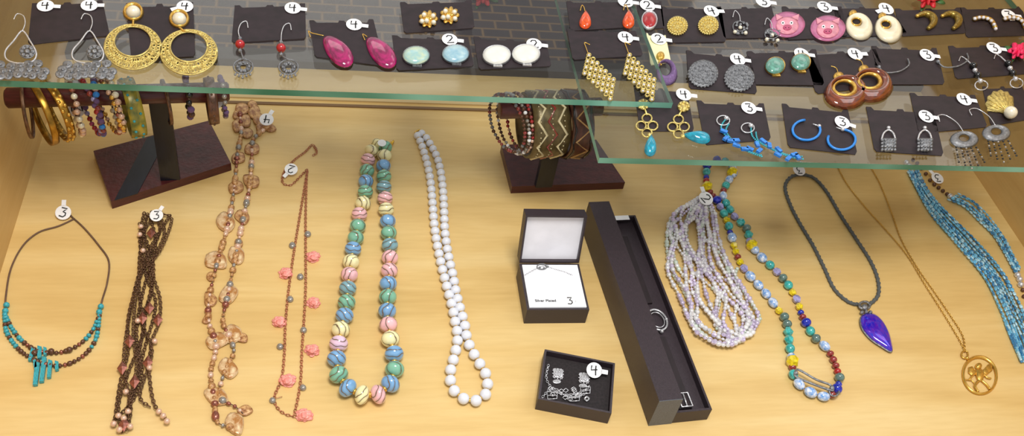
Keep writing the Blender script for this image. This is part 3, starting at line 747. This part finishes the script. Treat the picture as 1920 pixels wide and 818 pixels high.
for (x0, y0, x1, y1, w) in ((62,652,55,676,3.4),(74,648,73,672,4),(70,678,65,722,4.6),(83,668,77,716,4.4),(94,674,91,708,3.8),(106,676,106,694,3.4),(64,672,66,690,3),(84,650,84,666,3)):
    mb = MB(); dx, dy = x1-x0, y1-y0; l = math.hypot(dx, dy); nx, ny = -dy/l*w, dx/l*w
    mb.prism([(x0+nx,y0+ny),(x1+nx*.8,y1+ny*.8),(x1-nx,y1-ny-2),(x0-nx,y0-ny+2)], .0006, .0036); meshobj('turquoise_stick', mb, TURQ, e)
tag(e, 120, 404, .002, '3', 14, -15, 30, 90)
# brown multi-strand chains
e = neck('bundle of brown chains with copper and pearl beads', 265, 600)
strands = [[(270,400),(262,450),(275,520),(292,572),(272,650),(255,720),(235,790)],
 [(285,398),(300,430),(280,480),(255,540),(240,600),(240,660),(225,720),(214,800)],
 [(300,405),(308,440),(285,500),(300,560),(298,605),(285,640),(280,700),(290,760),(314,788)],
 [(318,405),(290,450),(265,500),(245,580),(232,680),(245,760),(238,806)],
 [(262,420),(288,500),(275,580),(262,660),(266,700),(250,750),(212,790)],
 [(276,402),(262,480),(262,560),(270,620),(240,700),(222,760),(228,812)],
 [(300,398),(270,440),(285,540),(266,600),(285,660),(262,740),(280,762)],
 [(305,402),(322,412),(300,470),(262,520),(250,620),(256,690),(240,760)],
 [(280,404),(292,460),(270,540),(256,620),(262,690),(248,740),(236,800)]]
for i, q in enumerate(strands):
    mb = MB(); mb.links(wpath(q, .0014+.0009*(i % 4)), .0042, .0026, .00046); meshobj('chain', mb, BRONZE, e)
items = []
for (u, v) in ((267,597),(296,600),(280,578),(229,690),(283,437),(277,680),(252,716),(243,640),(232,796)):
    t = P(u, v+5, 0)-P(u, v, 0); bead(e, P(u,v,.005), .0066, COPB, (.62,.4,1.1), t, 'rhomb', 'copper_bead', spin=0)
for (u, v) in ((213,795),(222,780),(240,772),(232,785),(298,772),(306,780),(313,790),(262,440),(258,602),(280,690),(268,470),(290,640),(224,806),(244,800),(236,735),(264,425)):
    items.append((P(u,v,.005), .0025, PPEARL, (1,1,1), None, 'small'))
bulk(e, items, 'pearl_bead'); tag(e, 294, 408, .006, '3', 12, 0, 25, 60)
# shell necklace
e = neck('long tan mother-of-pearl chip necklace with grey pearls', 430, 540)
sl = [(450,215),(452,250),(445,290),(440,345),(428,420),(408,490),(392,560),(392,605),(405,650),(395,700),(402,750),(408,792),(440,802)]
sr = [(500,240),(475,262),(472,300),(468,350),(456,410),(442,480),(428,550),(418,602),(432,635),(438,662),(420,700),(412,745),(440,762),(456,776)]
items = []; mb = MB()
for q in (sl, sr):
    pa = wpath(q, .003); mb.tube(pa, .0005, 5); pts, tg = resample(pa, .0058)
    for i, (p, t) in enumerate(zip(pts, tg)): items.append((p, random.choice((.0017,.0024,.0032)), random.choice((GREYP,COPB,SHELL2,SHELL2,PPEARL)), (1,1,random.uniform(.8,1.5)), t, 'small'))
meshobj('thread', mb, CORDB, e); bulk(e, items)
def chip(e, u, v, r, m, name='shell_chip', asp=.92):
    n = 6; ph = random.uniform(0, 6.28); mb = MB(); o = []
    for i in range(n):
        a_ = 2*math.pi*i/n+ph*.3; rr = r*(random.uniform(.8, 1.15)+.14*math.cos(2*a_+ph)); o.append((u+rr*math.cos(a_), v+asp*rr*math.sin(a_)))
    mb.pebble(smooth(o, True, 3), .0015, r*S(u,v)*.24, wall=.55, rings=3, jit=.14); meshobj(name, mb, m, e)
for (u, v, r) in ((470,340,15),(442,352,16),(424,416,19),(454,408,15),(404,490,20),(443,481,19),(428,555,20),(393,563,14),(434,628,19),(405,640,20),(428,693,20),(405,745,21),(440,796,21),(458,771,13),(445,298,13),(472,280,14),(454,634,11),(396,518,9),(388,600,9),(448,456,9)):
    chip(e, u, v, r, SHELL if r > 16 else SHELL2)
for (u, v, r) in ((455,205,13),(478,212,13),(460,228,13),(492,238,12),(445,236,12),(508,240,10),(464,250,12),(486,226,12),(446,215,10),(474,198,10)): chip(e, u, v, r, SHELL2)
tag(e, 500, 228, .006, '4', 13, 175, 20, 60)
# rose gold flower necklace
e = neck('rose gold chain necklace with coral pink fabric flowers', 560, 540)
mb = MB()
for q in ([(576,322),(568,370),(558,430),(550,480),(541,545),(535,610),(533,665),(528,710),(514,748),(527,772),(552,781),(568,775)],
          [(575,330),(573,400),(573,470),(573,540),(570,600),(566,660),(564,710),(558,750),(552,776)],
          [(592,278),(585,272),(572,285),(552,300),(533,322),(530,342),(545,347),(562,332),(576,318),(574,330)], [(590,276),(594,286),(586,292)]):
    mb.links(wpath(q, .0011), .0038, .0022, .00036)
meshobj('chain', mb, RGOLD, e)
def flower(e, u, v, r, m=FLOW):
    mb = MB()
    for k, (n, f, hh) in enumerate(((9,1,.0004),(7,.72,.0022),(5,.42,.0040),(2,.12,.0054))):
        for i in range(n):
            a_ = 2*math.pi*i/n+k*.5+random.uniform(-.25,.25); cx, cy = u+r*.62*f*math.cos(a_), v+r*.5*f*math.sin(a_)
            rr = r*.36*random.uniform(.8,1.15)
            mb.pebble([(cx+rr*(1+.2*random.uniform(-1,1))*math.cos(t), cy+rr*.7*(1+.2*random.uniform(-1,1))*math.sin(t)) for t in [6.283*j/9 for j in range(9)]], hh+random.uniform(0,.0008), .0016, rings=2, pw=1.4)
    meshobj('fabric_flower', mb, m, e)
for (u, v, r) in ((536,513,15),(587,482,15),(588,568,15),(523,604,15),(585,657,16),(539,714,18),(570,779,18)): flower(e, u, v, r)
for (u, v) in ((577,440),(548,461),(525,651),(568,728),(511,752),(569,620),(544,562),(563,520)):
    mb = MB(); mb.pebble(ell(u,v,6.5,5.5,14), .0008, .003); x2 = 548 if u < 555 else 568
    meshobj('disc_charm', mb, GREYP, e); mb = MB(); mb.tube([P(u,v-4,.002), P((u+x2)/2,v-8,.002)], .0003, 4); meshobj('charm_link', mb, RGOLD, e)
tag(e, 546, 321, .004, '2', 12, 160, 20, 230)
# pastel bead necklace
e = neck('chunky pastel swirl bead necklace with gold spacers', 690, 500)
PB = [(708,272,'y'),(697,283,'y'),(690,300,'p'),(688,320,'g'),(686,340,'b'),(685,360,'g'),(681,381,'y'),(674,402,'p'),(671,424,'g'),(667,446,'g'),(662,467,'b'),(658,491,'y'),(655,515,'p'),(652,541,'t'),(650,567,'g'),(646,592,'b'),(639,618,'y'),(635,645,'l'),(631,673,'b'),(635,703,'g'),(652,728,'b'),(679,741,'y'),(709,740,'p'),(732,720,'b'),(740,693,'g'),(739,664,'b'),(732,636,'y'),(728,609,'p'),(726,583,'b'),(727,557,'g'),(728,532,'b'),(730,507,'p'),(731,483,'p'),(731,460,'t'),(729,437,'g'),(727,415,'b'),(724,393,'y'),(722,372,'p'),(720,351,'t'),(720,331,'g'),(719,311,'b'),(721,292,'y'),(722,276,'g')]
W_ = []
for (u, v, c) in PB:
    k = (v-270)/470; rp = 13.4+5.6*k; r = rp*S(u,v,.008); W_.append(P(u,v,r))
mb = MB(); mb.tube(W_, .0006, 5); meshobj('thread', mb, CORDB, e)
for i, (u, v, c) in enumerate(PB):
    t = W_[min(i+1, len(PB)-1)]-W_[max(i-1, 0)]; r = W_[i].z
    d = min((W_[i]-W_[j]).length for j in (i-1, i+1) if 0 <= j < len(PB)); bead(e, W_[i], r, SW[c], (1,1,min(.84, d/2/r*.9)), t, 'ball')
    if i: m_ = (W_[i]+W_[i-1])/2; bead(e, m_, .0028, GOLD, (1,1,.6), W_[i]-W_[i-1], 'small', 'gold_spacer')
mb = MB(); mb.tube(wpath([(712,268),(722,266),(730,270),(738,264),(734,272)], .002), .0009); balls(mb, [(704,268),(732,270)], 0, 4); meshobj('clasp', mb, BGOLD, e)
tag(e, 716, 270, .014, '', 8, 0, 10)
# white bead necklace
e = neck('long white bead necklace with tiny gold spacers', 850, 520)
q = [(783,254),(790,270),(797,292),(803,315),(808,345),(811,380),(814,420),(819,455),(827,495),(837,535),(847,572),(853,602),(858,633),(853,665),(845,694),(846,722),(860,743),(885,753),(907,745),(914,725),(911,703),(899,682),(886,660),(876,637),(871,608),(863,580),(855,548),(850,520),(843,490),(838,462),(834,430),(833,400),(831,360),(827,325),(820,296),(808,272),(795,252),(787,250)]
path = wpath(q, .0045)
def vrad(p):
    k = max(0, min(1, (.14-p.y)/.33)); return .0041+.0009*k
pts, tg = resample(path, lambda p: vrad(p)*2*1.10)
mb = MB(); mb.tube(path, .0005, 5); meshobj('thread', mb, GOLD, e)
for i, (p, t) in enumerate(zip(pts, tg)):
    r = vrad(p); bead(e, Vector((p.x,p.y,r)), r, WBEAD, (1,1,.98), t, 'ball')
mb = MB()
for a_, b_ in zip(pts, pts[1:]):
    m_ = (a_+b_)/2; mb.ball(Vector((m_.x, m_.y, .0045)), .0016, seg=6, rg=4)
meshobj('gold_spacers', mb, GOLD, e, kind='stuff'); mb = MB(); mb.tube(wpath([(783,258),(779,248),(788,244),(794,250)], .003), .0011); meshobj('clasp', mb, GOLD, e)

# lilac multi-strand
e = neck('multi-strand iridescent crystal and pearl bead necklace', 1330, 500)
SA = [(1312,372),(1266,400),(1250,440),(1255,500),(1272,560),(1300,615),(1352,646),(1392,634)]
SB = [(1330,372),(1338,400),(1347,440),(1368,490),(1398,545),(1420,590),(1414,622),(1392,634)]
items = []; tb = MB()
for i in range(21):
    f = i/20; q = []
    for j, (a_, b_) in enumerate(zip(SA, SB)):
        g = max(0, min(1, f+random.uniform(-.15,.15))); q.append((a_[0]*(1-g)+b_[0]*g+random.uniform(-4,4), a_[1]*(1-g)+b_[1]*g+random.uniform(-5,5)))
    pa = wpath(q, .003+.0016*(i % 3)); tb.tube(pa, .0003, 4); pts, tg = resample(pa, .0045)
    c = random.choice(((CRY1,CRY2),(CRY2,CRY1,CRY2),(CRY2,CRY3),(CRY1,CRY2,CRY2)))
    for p, t in zip(pts, tg): items.append((p, random.choice((.0016,.0021,.0027)), random.choice(c), (1,1,1.05), t, random.choice(('small','bi'))))
pa = wpath([(1392,634),(1402,612),(1425,600),(1410,570),(1380,520),(1385,500)], .005); pts, tg = resample(pa, .0044); items += [(p, .0021, CRY3, (1,1,1), t, 'small') for p, t in zip(pts, tg)]
meshobj('threads', tb, WHITE, e, kind='stuff'); bulk(e, items); tag(e, 1322, 376, .009, '2', 14, -60, 20, 100)
# multicolour bead necklace
e = neck('multicoloured glass bead necklace with silver clasp', 1470, 560)
q = [(1326,306),(1325,330),(1328,352),(1346,378),(1364,414),(1374,450),(1386,485),(1402,512),(1430,542),(1452,570),(1474,600),(1480,640),(1486,680),(1492,712),(1522,737),(1556,742),(1574,718),(1570,690),(1554,656),(1528,632),(1508,598),(1494,560),(1474,528),(1448,500),(1424,478),(1406,452),(1402,430),(1384,412),(1366,388),(1356,364),(1364,342),(1376,322),(1368,306),(1344,300)]
path = wpath(q, .005); mb = MB(); mb.tube(path, .0005, 5); meshobj('thread', mb, CORDB, e)
ring = [(COB,.0056,'ball',.9),(YEL,.0044,'bi',1),(MAR,.0040,'ball',1),(TQG,.0050,'ball',1.1),(GRN,.0052,'ball',.9),(RED,.0038,'ball',.9),(LAV,.0048,'bi',1.1),(SKY,.0054,'ball',1.25),(COB,.0036,'ball',.8),(TQG,.0054,'bi',1),(MAR,.0040,'ball',.8),(SKY,.0050,'ball',1.3)]
pos = 0; tot = sum((b-a).length for a, b in zip(path, path[1:])); i = 0
def along(path, s_):
    for a_, b_ in zip(path, path[1:]):
        l = (b_-a_).length
        if s_ <= l: return a_+(b_-a_)*(s_/l), (b_-a_).normalized()
        s_ -= l
    return path[-1], (path[-1]-path[-2]).normalized()
while pos < tot:
    m, r, sh, k = ring[random.randrange(len(ring))] if i % 3 else ring[(i//3*5) % len(ring)]
    r *= .9; half = r*k; p, t = along(path, pos+half); bead(e, Vector((p.x,p.y,r)), r, m, (1,1,k), t, sh); pos += 2*half+.0004; i += 1
for (u, v) in ((1373,323),(1326,350),(1486,678),(1410,460)): bead(e, P(u,v,.006), .0064, YEL, (1,1,1), None, 'bi', 'faceted_yellow_bead')
mb = MB(); mb.tube(wpath([(1490,698),(1498,694),(1530,712),(1556,722),(1562,732),(1550,730),(1510,715),(1492,706)], .008, True), .0011, 8); balls(mb, [(1492,700),(1560,728)], .006, 5)
mb.tube(wpath(ell(1564,734,9,9,12), .007, True), .0009); meshobj('clasp', mb, DSILV, e)
# grey cord pendant
e = neck('grey braided cord necklace with violet glass drop pendant', 1560, 460)
mb = MB(); q = [(1612,572),(1590,566),(1564,542),(1545,502),(1524,460),(1500,420),(1482,385),(1472,352),(1482,333),(1502,328),(1526,334),(1550,360),(1575,402),(1605,448),(1632,490),(1646,525),(1646,555),(1628,573)]
mb.tube(wpath(q, .0019), .0017, 8); pts, tg = resample(wpath(q, .0020), .003)
for i, (p, t) in enumerate(zip(pts, tg)):
    x, y = frame(t); mb.ball(p+x*.0008*(1 if i % 2 else -1)+Vector((0,0,.0003)), .0016, seg=6, rg=4)
meshobj('cord', mb, CORD, e)
pd = [(1618,592),(1636,590),(1652,602),(1664,622),(1670,642),(1671,660),(1652,650),(1632,636),(1617,618),(1613,602)]
mb = MB(); mb.pebble(smooth(pd, True, 4), .0015, .005, wall=.4); pn = meshobj('pendant', mb, DICH, e, label='violet blue iridescent glass drop')
mb = MB(); mb.tube(wpath(pd, .0022, True), .0009, 6); balls(mb, [(1616,586),(1624,585),(1632,586)], .002, 4); balls(mb, [(1621,577)], .002, 7); mb.tube(wpath(ell(1621,573,10,7,12), .004, True), .0013); meshobj('silver_bail', mb, DSILV, pn)
tag(e, 1497, 322, .004, '3', 12, 180, 15, 60)
# gold medallion necklace
e = neck('fine gold chain necklace with open oval cherub medallion', 1740, 500)
mb = MB()
for q in ([(1566,304),(1588,345),(1622,388),(1658,428),(1700,478),(1735,535),(1770,590),(1800,640),(1809,660)], [(1628,306),(1650,345),(1672,400),(1690,450),(1722,505),(1752,548),(1782,592),(1805,630),(1809,660)]): mb.links(wpath(q, .0010), .0032, .0020, .00034)
meshobj('chain', mb, GOLD, e)
mb = MB(); mb.band(ell(1837,704,34,38,40,-.25), ell(1837,705,28,32,40,-.25), .0006, .0020); meshobj('medallion_ring', mb, GOLD, e, label='oval gold ring frame')
mb = MB()      # small winged cherub: head, body, wings, arms, legs
mb.pebble(ell(1834,688,6.5,6,14), .001, .0034); mb.pebble([(1829,694),(1840,693),(1845,704),(1842,716),(1833,716),(1829,705)], .001, .003, wall=.4)
for poly in ([(1841,696),(1852,684),(1860,686),(1860,696),(1850,704),(1843,704)], [(1830,697),(1822,688),(1815,690),(1815,700),(1822,706),(1830,704)]): mb.pebble(poly, .0008, .0018, wall=.5)
for q, r_ in (([(1833,697),(1824,704),(1818,712)], .0010), ([(1842,698),(1850,708),(1858,710)], .0010), ([(1835,714),(1828,724),(1834,735)], .0014), ([(1841,714),(1850,722),(1856,730)], .0014), ([(1808,712),(1822,714),(1830,724)], .0007)): mb.tube(wpath(q, .0018), r_, 7)
meshobj('winged_figure', mb, GOLD, e)
mb = MB(); mb.tube(wpath(ell(1809,665,6,7,12), .002, True), .0009); balls(mb, [(1813,672)], 0, 4); meshobj('bail', mb, GOLD, e)
# blue bugle strands
e = neck('multi-strand icy blue bugle bead necklace with silver ends', 1830, 480)
items = []; tb = MB()
LA = [(1704,322),(1720,362),(1754,412),(1798,462),(1845,522),(1872,580),(1892,626),(1912,676)]
LB = [(1722,322),(1744,362),(1786,405),(1830,452),(1882,510),(1914,566),(1938,620),(1958,680)]
RA = [(1782,376),(1806,386),(1838,414),(1868,450),(1905,512)]; RB = [(1798,366),(1826,382),(1858,412),(1886,450),(1914,506)]
for (X, Y, n, z0) in ((LA, LB, 16, .002), (RA, RB, 8, .0028)):
    for i in range(n):
        f = i/(n-1); q = [(a_[0]*(1-f)+b_[0]*f+random.uniform(-3,3), a_[1]*(1-f)+b_[1]*f+random.uniform(-2,2)) for a_, b_ in zip(X, Y)]
        pa = wpath(q, z0+.0014*(i % 2)); pts, tg = resample(pa, .0056); tb.tube(pa, .0003, 4)
        for p, t in zip(pts, tg): items.append((p, .0013, random.choice((BUG1,BUG1,BUG2,BUG3)), (1,1,2.0), t, 'cyl'))
meshobj('threads', tb, BUG2, e, kind='stuff'); bulk(e, items, 'bugle_bead')
for uv in ((1700,305),(1706,312),(1782,368),(1908,516),(1912,524),(1914,534)): bead(e, P(*uv,.003), .0034, SILV, (1,1,1), None, 'ball', 'silver_end_cap')
for uv in ((1712,300),(1720,306),(1728,316),(1736,326),(1744,338),(1752,346),(1760,352),(1768,358),(1776,364),(1918,544),(1920,556)): bead(e, P(*uv,.0023), .0023, BBEAD, (1,1,1), None, 'small', 'brown_end_bead')
tag(e, 1756, 337, .004, '3', 12, 180, 15, 120)

# ------------------------------------------------------------------ boxes
def frm(a, b):
    ex = (b-a); w = ex.length; ex.normalize(); return ex, Vector((-ex.y, ex.x, 0)), w
Z = Vector((0,0,1))
a = P(982,607,0); b = P(1097,606,0); ex, ey, w = frm(a, b); d = .056; h = .020; t = .0018
g = thing('jewelry_box', 'open dark leatherette pendant box with white cushion', 'gift box', a+ex*w/2+ey*d/2)
mb = MB()
for lo, hi in (((0,0,0),(w,d,t)), ((0,0,t),(w,t,h)), ((0,d-t,t),(w,d,h)), ((0,t,t),(t,d-t,h)), ((w-t,t,t),(w,d-t,h))): mb.box(a, ex, ey, Z, lo, hi)
meshobj('base', mb, BOX, g)
mb = MB(); mb.box(a, ex, ey, Z, (t*1.3,t*1.3,t), (w-t*1.3,d-t*1.3,h+.001)); cu = meshobj('cushion', mb, CUSH, g)
an = math.radians(14); ly = ey*math.sin(an)+Z*math.cos(an); lz = -(ey*math.cos(an)-Z*math.sin(an)); ho = a+ey*(d+.0005)+Z*(h+.0005)
dep = .012; hl = .053
mb = MB()    # lid: outer back panel plus rim walls reaching toward the viewer
for lo, hi in (((0,0,-dep),(w,hl,-dep+t)), ((0,0,-dep+t),(w,t,0)), ((0,hl-t,-dep+t),(w,hl,0)), ((0,t,-dep+t),(t,hl-t,0)), ((w-t,t,-dep+t),(w,hl-t,0))): mb.box(ho, ex, ly, lz, lo, hi)
meshobj('lid', mb, BOX, g)
mb = MB(); mb.box(ho, ex, ly, lz, (t,t,-dep+t), (w-t,hl-t,-dep+t+.006)); meshobj('lid_lining', mb, SATIN, g)
def text(s_, o, xx, yy, size, parent, m):
    fc = bpy.data.curves.new('txt', 'FONT'); fc.body = s_; fc.size = size; fc.offset = .00007
    to = bpy.data.objects.new('txt', fc); COL.objects.link(to); bpy.context.view_layer.update()
    me = bpy.data.meshes.new_from_object(to); bpy.data.objects.remove(to)
    me.materials.clear(); me.materials.append(m); ob = bpy.data.objects.new('printed_text', me)
    finish(ob, parent, o); ob.rotation_mode = 'QUATERNION'; ob.rotation_quaternion = Matrix((xx, yy, xx.cross(yy))).transposed().to_quaternion(); return ob
text('Silver Plated', a+ex*.0085+ey*.0085+Z*(h+.0013), ex, ey, .0040, cu, INK)
zc = h+.0012
mb = MB(); mb.links(wpath([(984,516),(998,508),(1010,502),(1022,499),(1040,505),(1058,510),(1072,516)], zc), .0022, .0014, .00022); meshobj('pendant_chain', mb, SILV, g)
mb = MB(); mb.tube(wpath(ell(1016,500,9,5,14), zc+.001, True), .0006); balls(mb, [(1012,502),(1020,503),(1027,500)], zc, 2.2); meshobj('silver_pendant', mb, DSILV, g)
tag(g, 1068, 566, zc-.001, '3', 12, 0, 4, 0)
# small tray box
a = P(1003,768,0); b = P(1139,795,0); ex, ey, w = frm(a, b); d = (P(1016,662,.016)-P(1003,756,.016)).length; h = .016; t = .0018
g = thing('jewelry_box', 'small black tray box holding silver studs and chain', 'gift box', a+ex*w/2+ey*d/2)
mb = MB()
for lo, hi in (((0,0,0),(w,d,t)), ((0,0,t),(w,t,h)), ((0,d-t,t),(w,d,h)), ((0,t,t),(t,d-t,h)), ((w-t,t,t),(w,d-t,h))): mb.box(a, ex, ey, Z, lo, hi)
meshobj('tray', mb, BOX, g)
mb = MB(); mb.box(a, ex, ey, Z, (t*1.2,t*1.2,t), (w-t*1.2,d-t*1.2,h*.62)); meshobj('foam_insert', mb, BOXI, g); zc = h*.62+.0003
for (u, v) in ((1046,701),(1095,709)):
    mb = MB(); o_ = [(u-9,v-6),(u-6,v-9),(u+6,v-8),(u+10,v-4),(u+9,v+7),(u+5,v+10),(u-6,v+8),(u-9,v+5)]; mb.pebble(o_, zc, .0018, wall=.7); balls(mb, smooth(o_, True, 2), zc+.001, 1.5, seg=6, rg=4); balls(mb, [(u-3,v-3),(u+3,v-3),(u-3,v+3),(u+3,v+4)], zc+.0012, 2.2, seg=6, rg=4)
    mb.pebble(ell(u-2,v+15,8,4,14), zc, .0006, wall=.7); meshobj('stud_earring', mb, SILV, g, label='square crystal stud in silver')
mb = MB(); mb.links(wpath([(1028,686),(1024,706),(1030,722),(1048,738),(1076,740),(1096,732),(1106,722)], zc+.001), .0030, .0020, .0003); mb.links(wpath([(1018,744),(1036,728),(1060,742),(1084,744),(1100,736)], zc+.0014), .0030, .0020, .0003)
for i in range(12):
    u, v = random.uniform(1026,1106), random.uniform(728,750); mb.tube(wpath([(u-5,v),(u,v-4),(u+5,v),(u,v+4)], zc+random.uniform(.001,.002), True, False), .0004, 5)
for (u, v) in ((1036,742),(1078,746),(1098,732)): mb.tube(wpath([(u-10,v-7),(u+9,v-6),(u+8,v+6),(u-9,v+7)], zc+.0016, True, False), .0005, 5); mb.tube(wpath([(u-9,v),(u+9,v)], zc+.0016, False, False), .0004, 5); balls(mb, [(u,v)], zc+.001, 3)
meshobj('silver_chain', mb, SILV, g); tag(g, 1113, 698, zc+.003, '4', 15, 0, 20, -10)
# long watch box
h = .038
fl = P(1236,752,h); fr = P(1284,746,h); bl = P(1104,379,h)
yv = (bl-fl); Ln = yv.length; ey = yv.normalized(); ex = Vector((ey.y, -ey.x, 0)); wl = (fr-fl).dot(ex)*.92; o0 = Vector((fl.x, fl.y, 0))
g = thing('bracelet_box', 'long narrow dark hinged box standing open with watch', 'gift box', o0+ex*wl+ey*Ln/2)
t = .002; mb = MB()
for lo, hi in (((0,0,0),(t,Ln,h)), ((t,0,h-t),(wl,Ln,h)), ((t,0,0),(wl,Ln,t)), ((t,Ln-t,t),(wl,Ln,h-t))): mb.box(o0, ex, ey, Z, lo, hi)
lid = meshobj('lid', mb, BOX, g); mb = MB(); mb.box(o0, ex, ey, Z, (0,-.0006,0), (wl,-.0001,h)); mb.box(o0, ex, ey, Z, (t,-.0001,t), (wl,t,h-t)); meshobj('lid_end', mb, BOXL, lid, label='grey end panel')
mb = MB(); mb.box(o0, ex, ey, Z, (t,t,t), (wl-.002,Ln-t,h-t)); meshobj('lid_lining', mb, BOXI, lid)
o1 = o0+ex*(wl+.0006); wb = .033; hb = .016; mb = MB()
for lo, hi in (((0,0,0),(wb,Ln,t)), ((0,0,t),(t,Ln,hb)), ((wb-t,0,t),(wb,Ln,hb)), ((t,0,t),(wb-t,t,hb)), ((t,Ln-t,t),(wb-t,Ln,hb))): mb.box(o1, ex, ey, Z, lo, hi)
meshobj('tray', mb, BOX, g)
mb = MB(); mb.box(o1, ex, ey, Z, (t,t,t), (wb-t,Ln-t,hb*.5)); meshobj('tray_lining', mb, BOX, g)
z2 = hb*.5+.0005
def lp(s_, t_, z_): p = o1+ex*(wb*s_)+ey*(Ln*t_); return Vector((p.x, p.y, z_))
mb = MB(); R = .009; cc = lp(.5,.44,z2+.003)
mb.tube([cc+ex*R*math.cos(6.283*i/28)+ey*R*1.35*math.sin(6.283*i/28) for i in range(28)], .0010, 8, True)
mb.tube([cc+ex*R*.72*math.cos(6.283*i/28)+ey*R*1.0*math.sin(6.283*i/28) for i in range(28)], .0005, 6, True); mb.ball(cc+ex*R, .0016); mb.ball(cc-ey*R*1.5, .002)
meshobj('watch_case', mb, SILV, g, label='round silver watch bezel')
mb = MB()
for (t0, t1) in ((.03,.36),(.53,.9)): mb.box(o1, ex, ey, Z, (wb*.2,Ln*t0,z2), (wb*.56,Ln*t1,z2+.002))
meshobj('watch_strap', mb, BLACK, g)
mb = MB(); c = lp(.4,.06,z2+.0045); mb.tube([c+ex*.005*x+ey*.007*y for x, y in ((-1,-1),(1,-1),(1,1),(-1,1))], .0008, 6, True); mb.tube([c-ey*.007, c+ey*.006+Z*.001], .0007, 6); meshobj('buckle', mb, SILV, g)
mb = MB(); c = lp(.45,.985,hb+.0005); mb.box(c, ex, ey, Z, (-.01,-.003,0), (.01,.003,.0003)); meshobj('price_tag', mb, WHITE, g)

# ------------------------------------------------------------------ flowers behind
def bloom(lab, u, v, z, m, r=26):
    e = thing('artificial_flower', lab, 'flower', P(u,v,z))
    mb = MB()
    for k in range(2):
        for i in range(6):
            a_ = 2*math.pi*i/6+k*.5; rr = r*(1-.35*k); mb.pebble(ell(u+rr*.6*math.cos(a_), v+rr*.45*math.sin(a_), rr*.55, rr*.26, 12, a_), z+.004+.004*k, .004, rings=2)
    meshobj('petals', mb, m, e); mb = MB()
    for i in range(4):
        a_ = 2*math.pi*i/4+.4; mb.pebble(ell(u+r*math.cos(a_), v+r*.7*math.sin(a_), r*.6, r*.2, 10, a_), z+.0005, .002, rings=2)
    meshobj('leaves', mb, GREENL, e)
bloom('red artificial flower with green leaves on dark mat', 905, -6, -.05, REDF, 20)
bloom('red artificial flower lying on the glass shelf', 1740, -4, ZR, REDF, 22)
bloom('hot pink artificial flower lying on the glass shelf', 1908, 96, ZR+.002, HOTP, 17)

# ------------------------------------------------------------------ light
def area(name, loc, tgt, size, power, col=(1,1,1), sy=None):
    ld = bpy.data.lights.new(name, 'AREA'); ld.size = size; ld.energy = power; ld.color = col
    if sy: ld.shape = 'RECTANGLE'; ld.size_y = sy
    o = bpy.data.objects.new(name, ld); COL.objects.link(o); o.location = loc
    o.rotation_euler = (Vector(tgt)-Vector(loc)).to_track_quat('-Z', 'Y').to_euler(); return o
area('ceiling_light', (-.05, -.42, 1.45), (.0, -.05, 0), .45, 18, (1,.97,.92))
area('side_light', (1.2, .2, 1.6), (.1, 0, 0), .8, 5, (.9,.95,1))
area('glare_panel', (-.5, 2.9, 2.1), (-.1, .1, 0), 1.8, 6, (1,.96,.88), .8)  # unseen area light, added so its reflection puts glare on the glass
area('glare_panel', (2.0, 2.5, 2.1), (.1, .1, 0), 1.4, 3.5, (1,.96,.88), .7)  # second added light, for glare further right on the glass
w = bpy.data.worlds.new('world'); SC.world = w; w.use_nodes = True; bg = w.node_tree.nodes['Background']
bg.inputs['Color'].default_value = (1, .97, .95, 1); bg.inputs['Strength'].default_value = .55
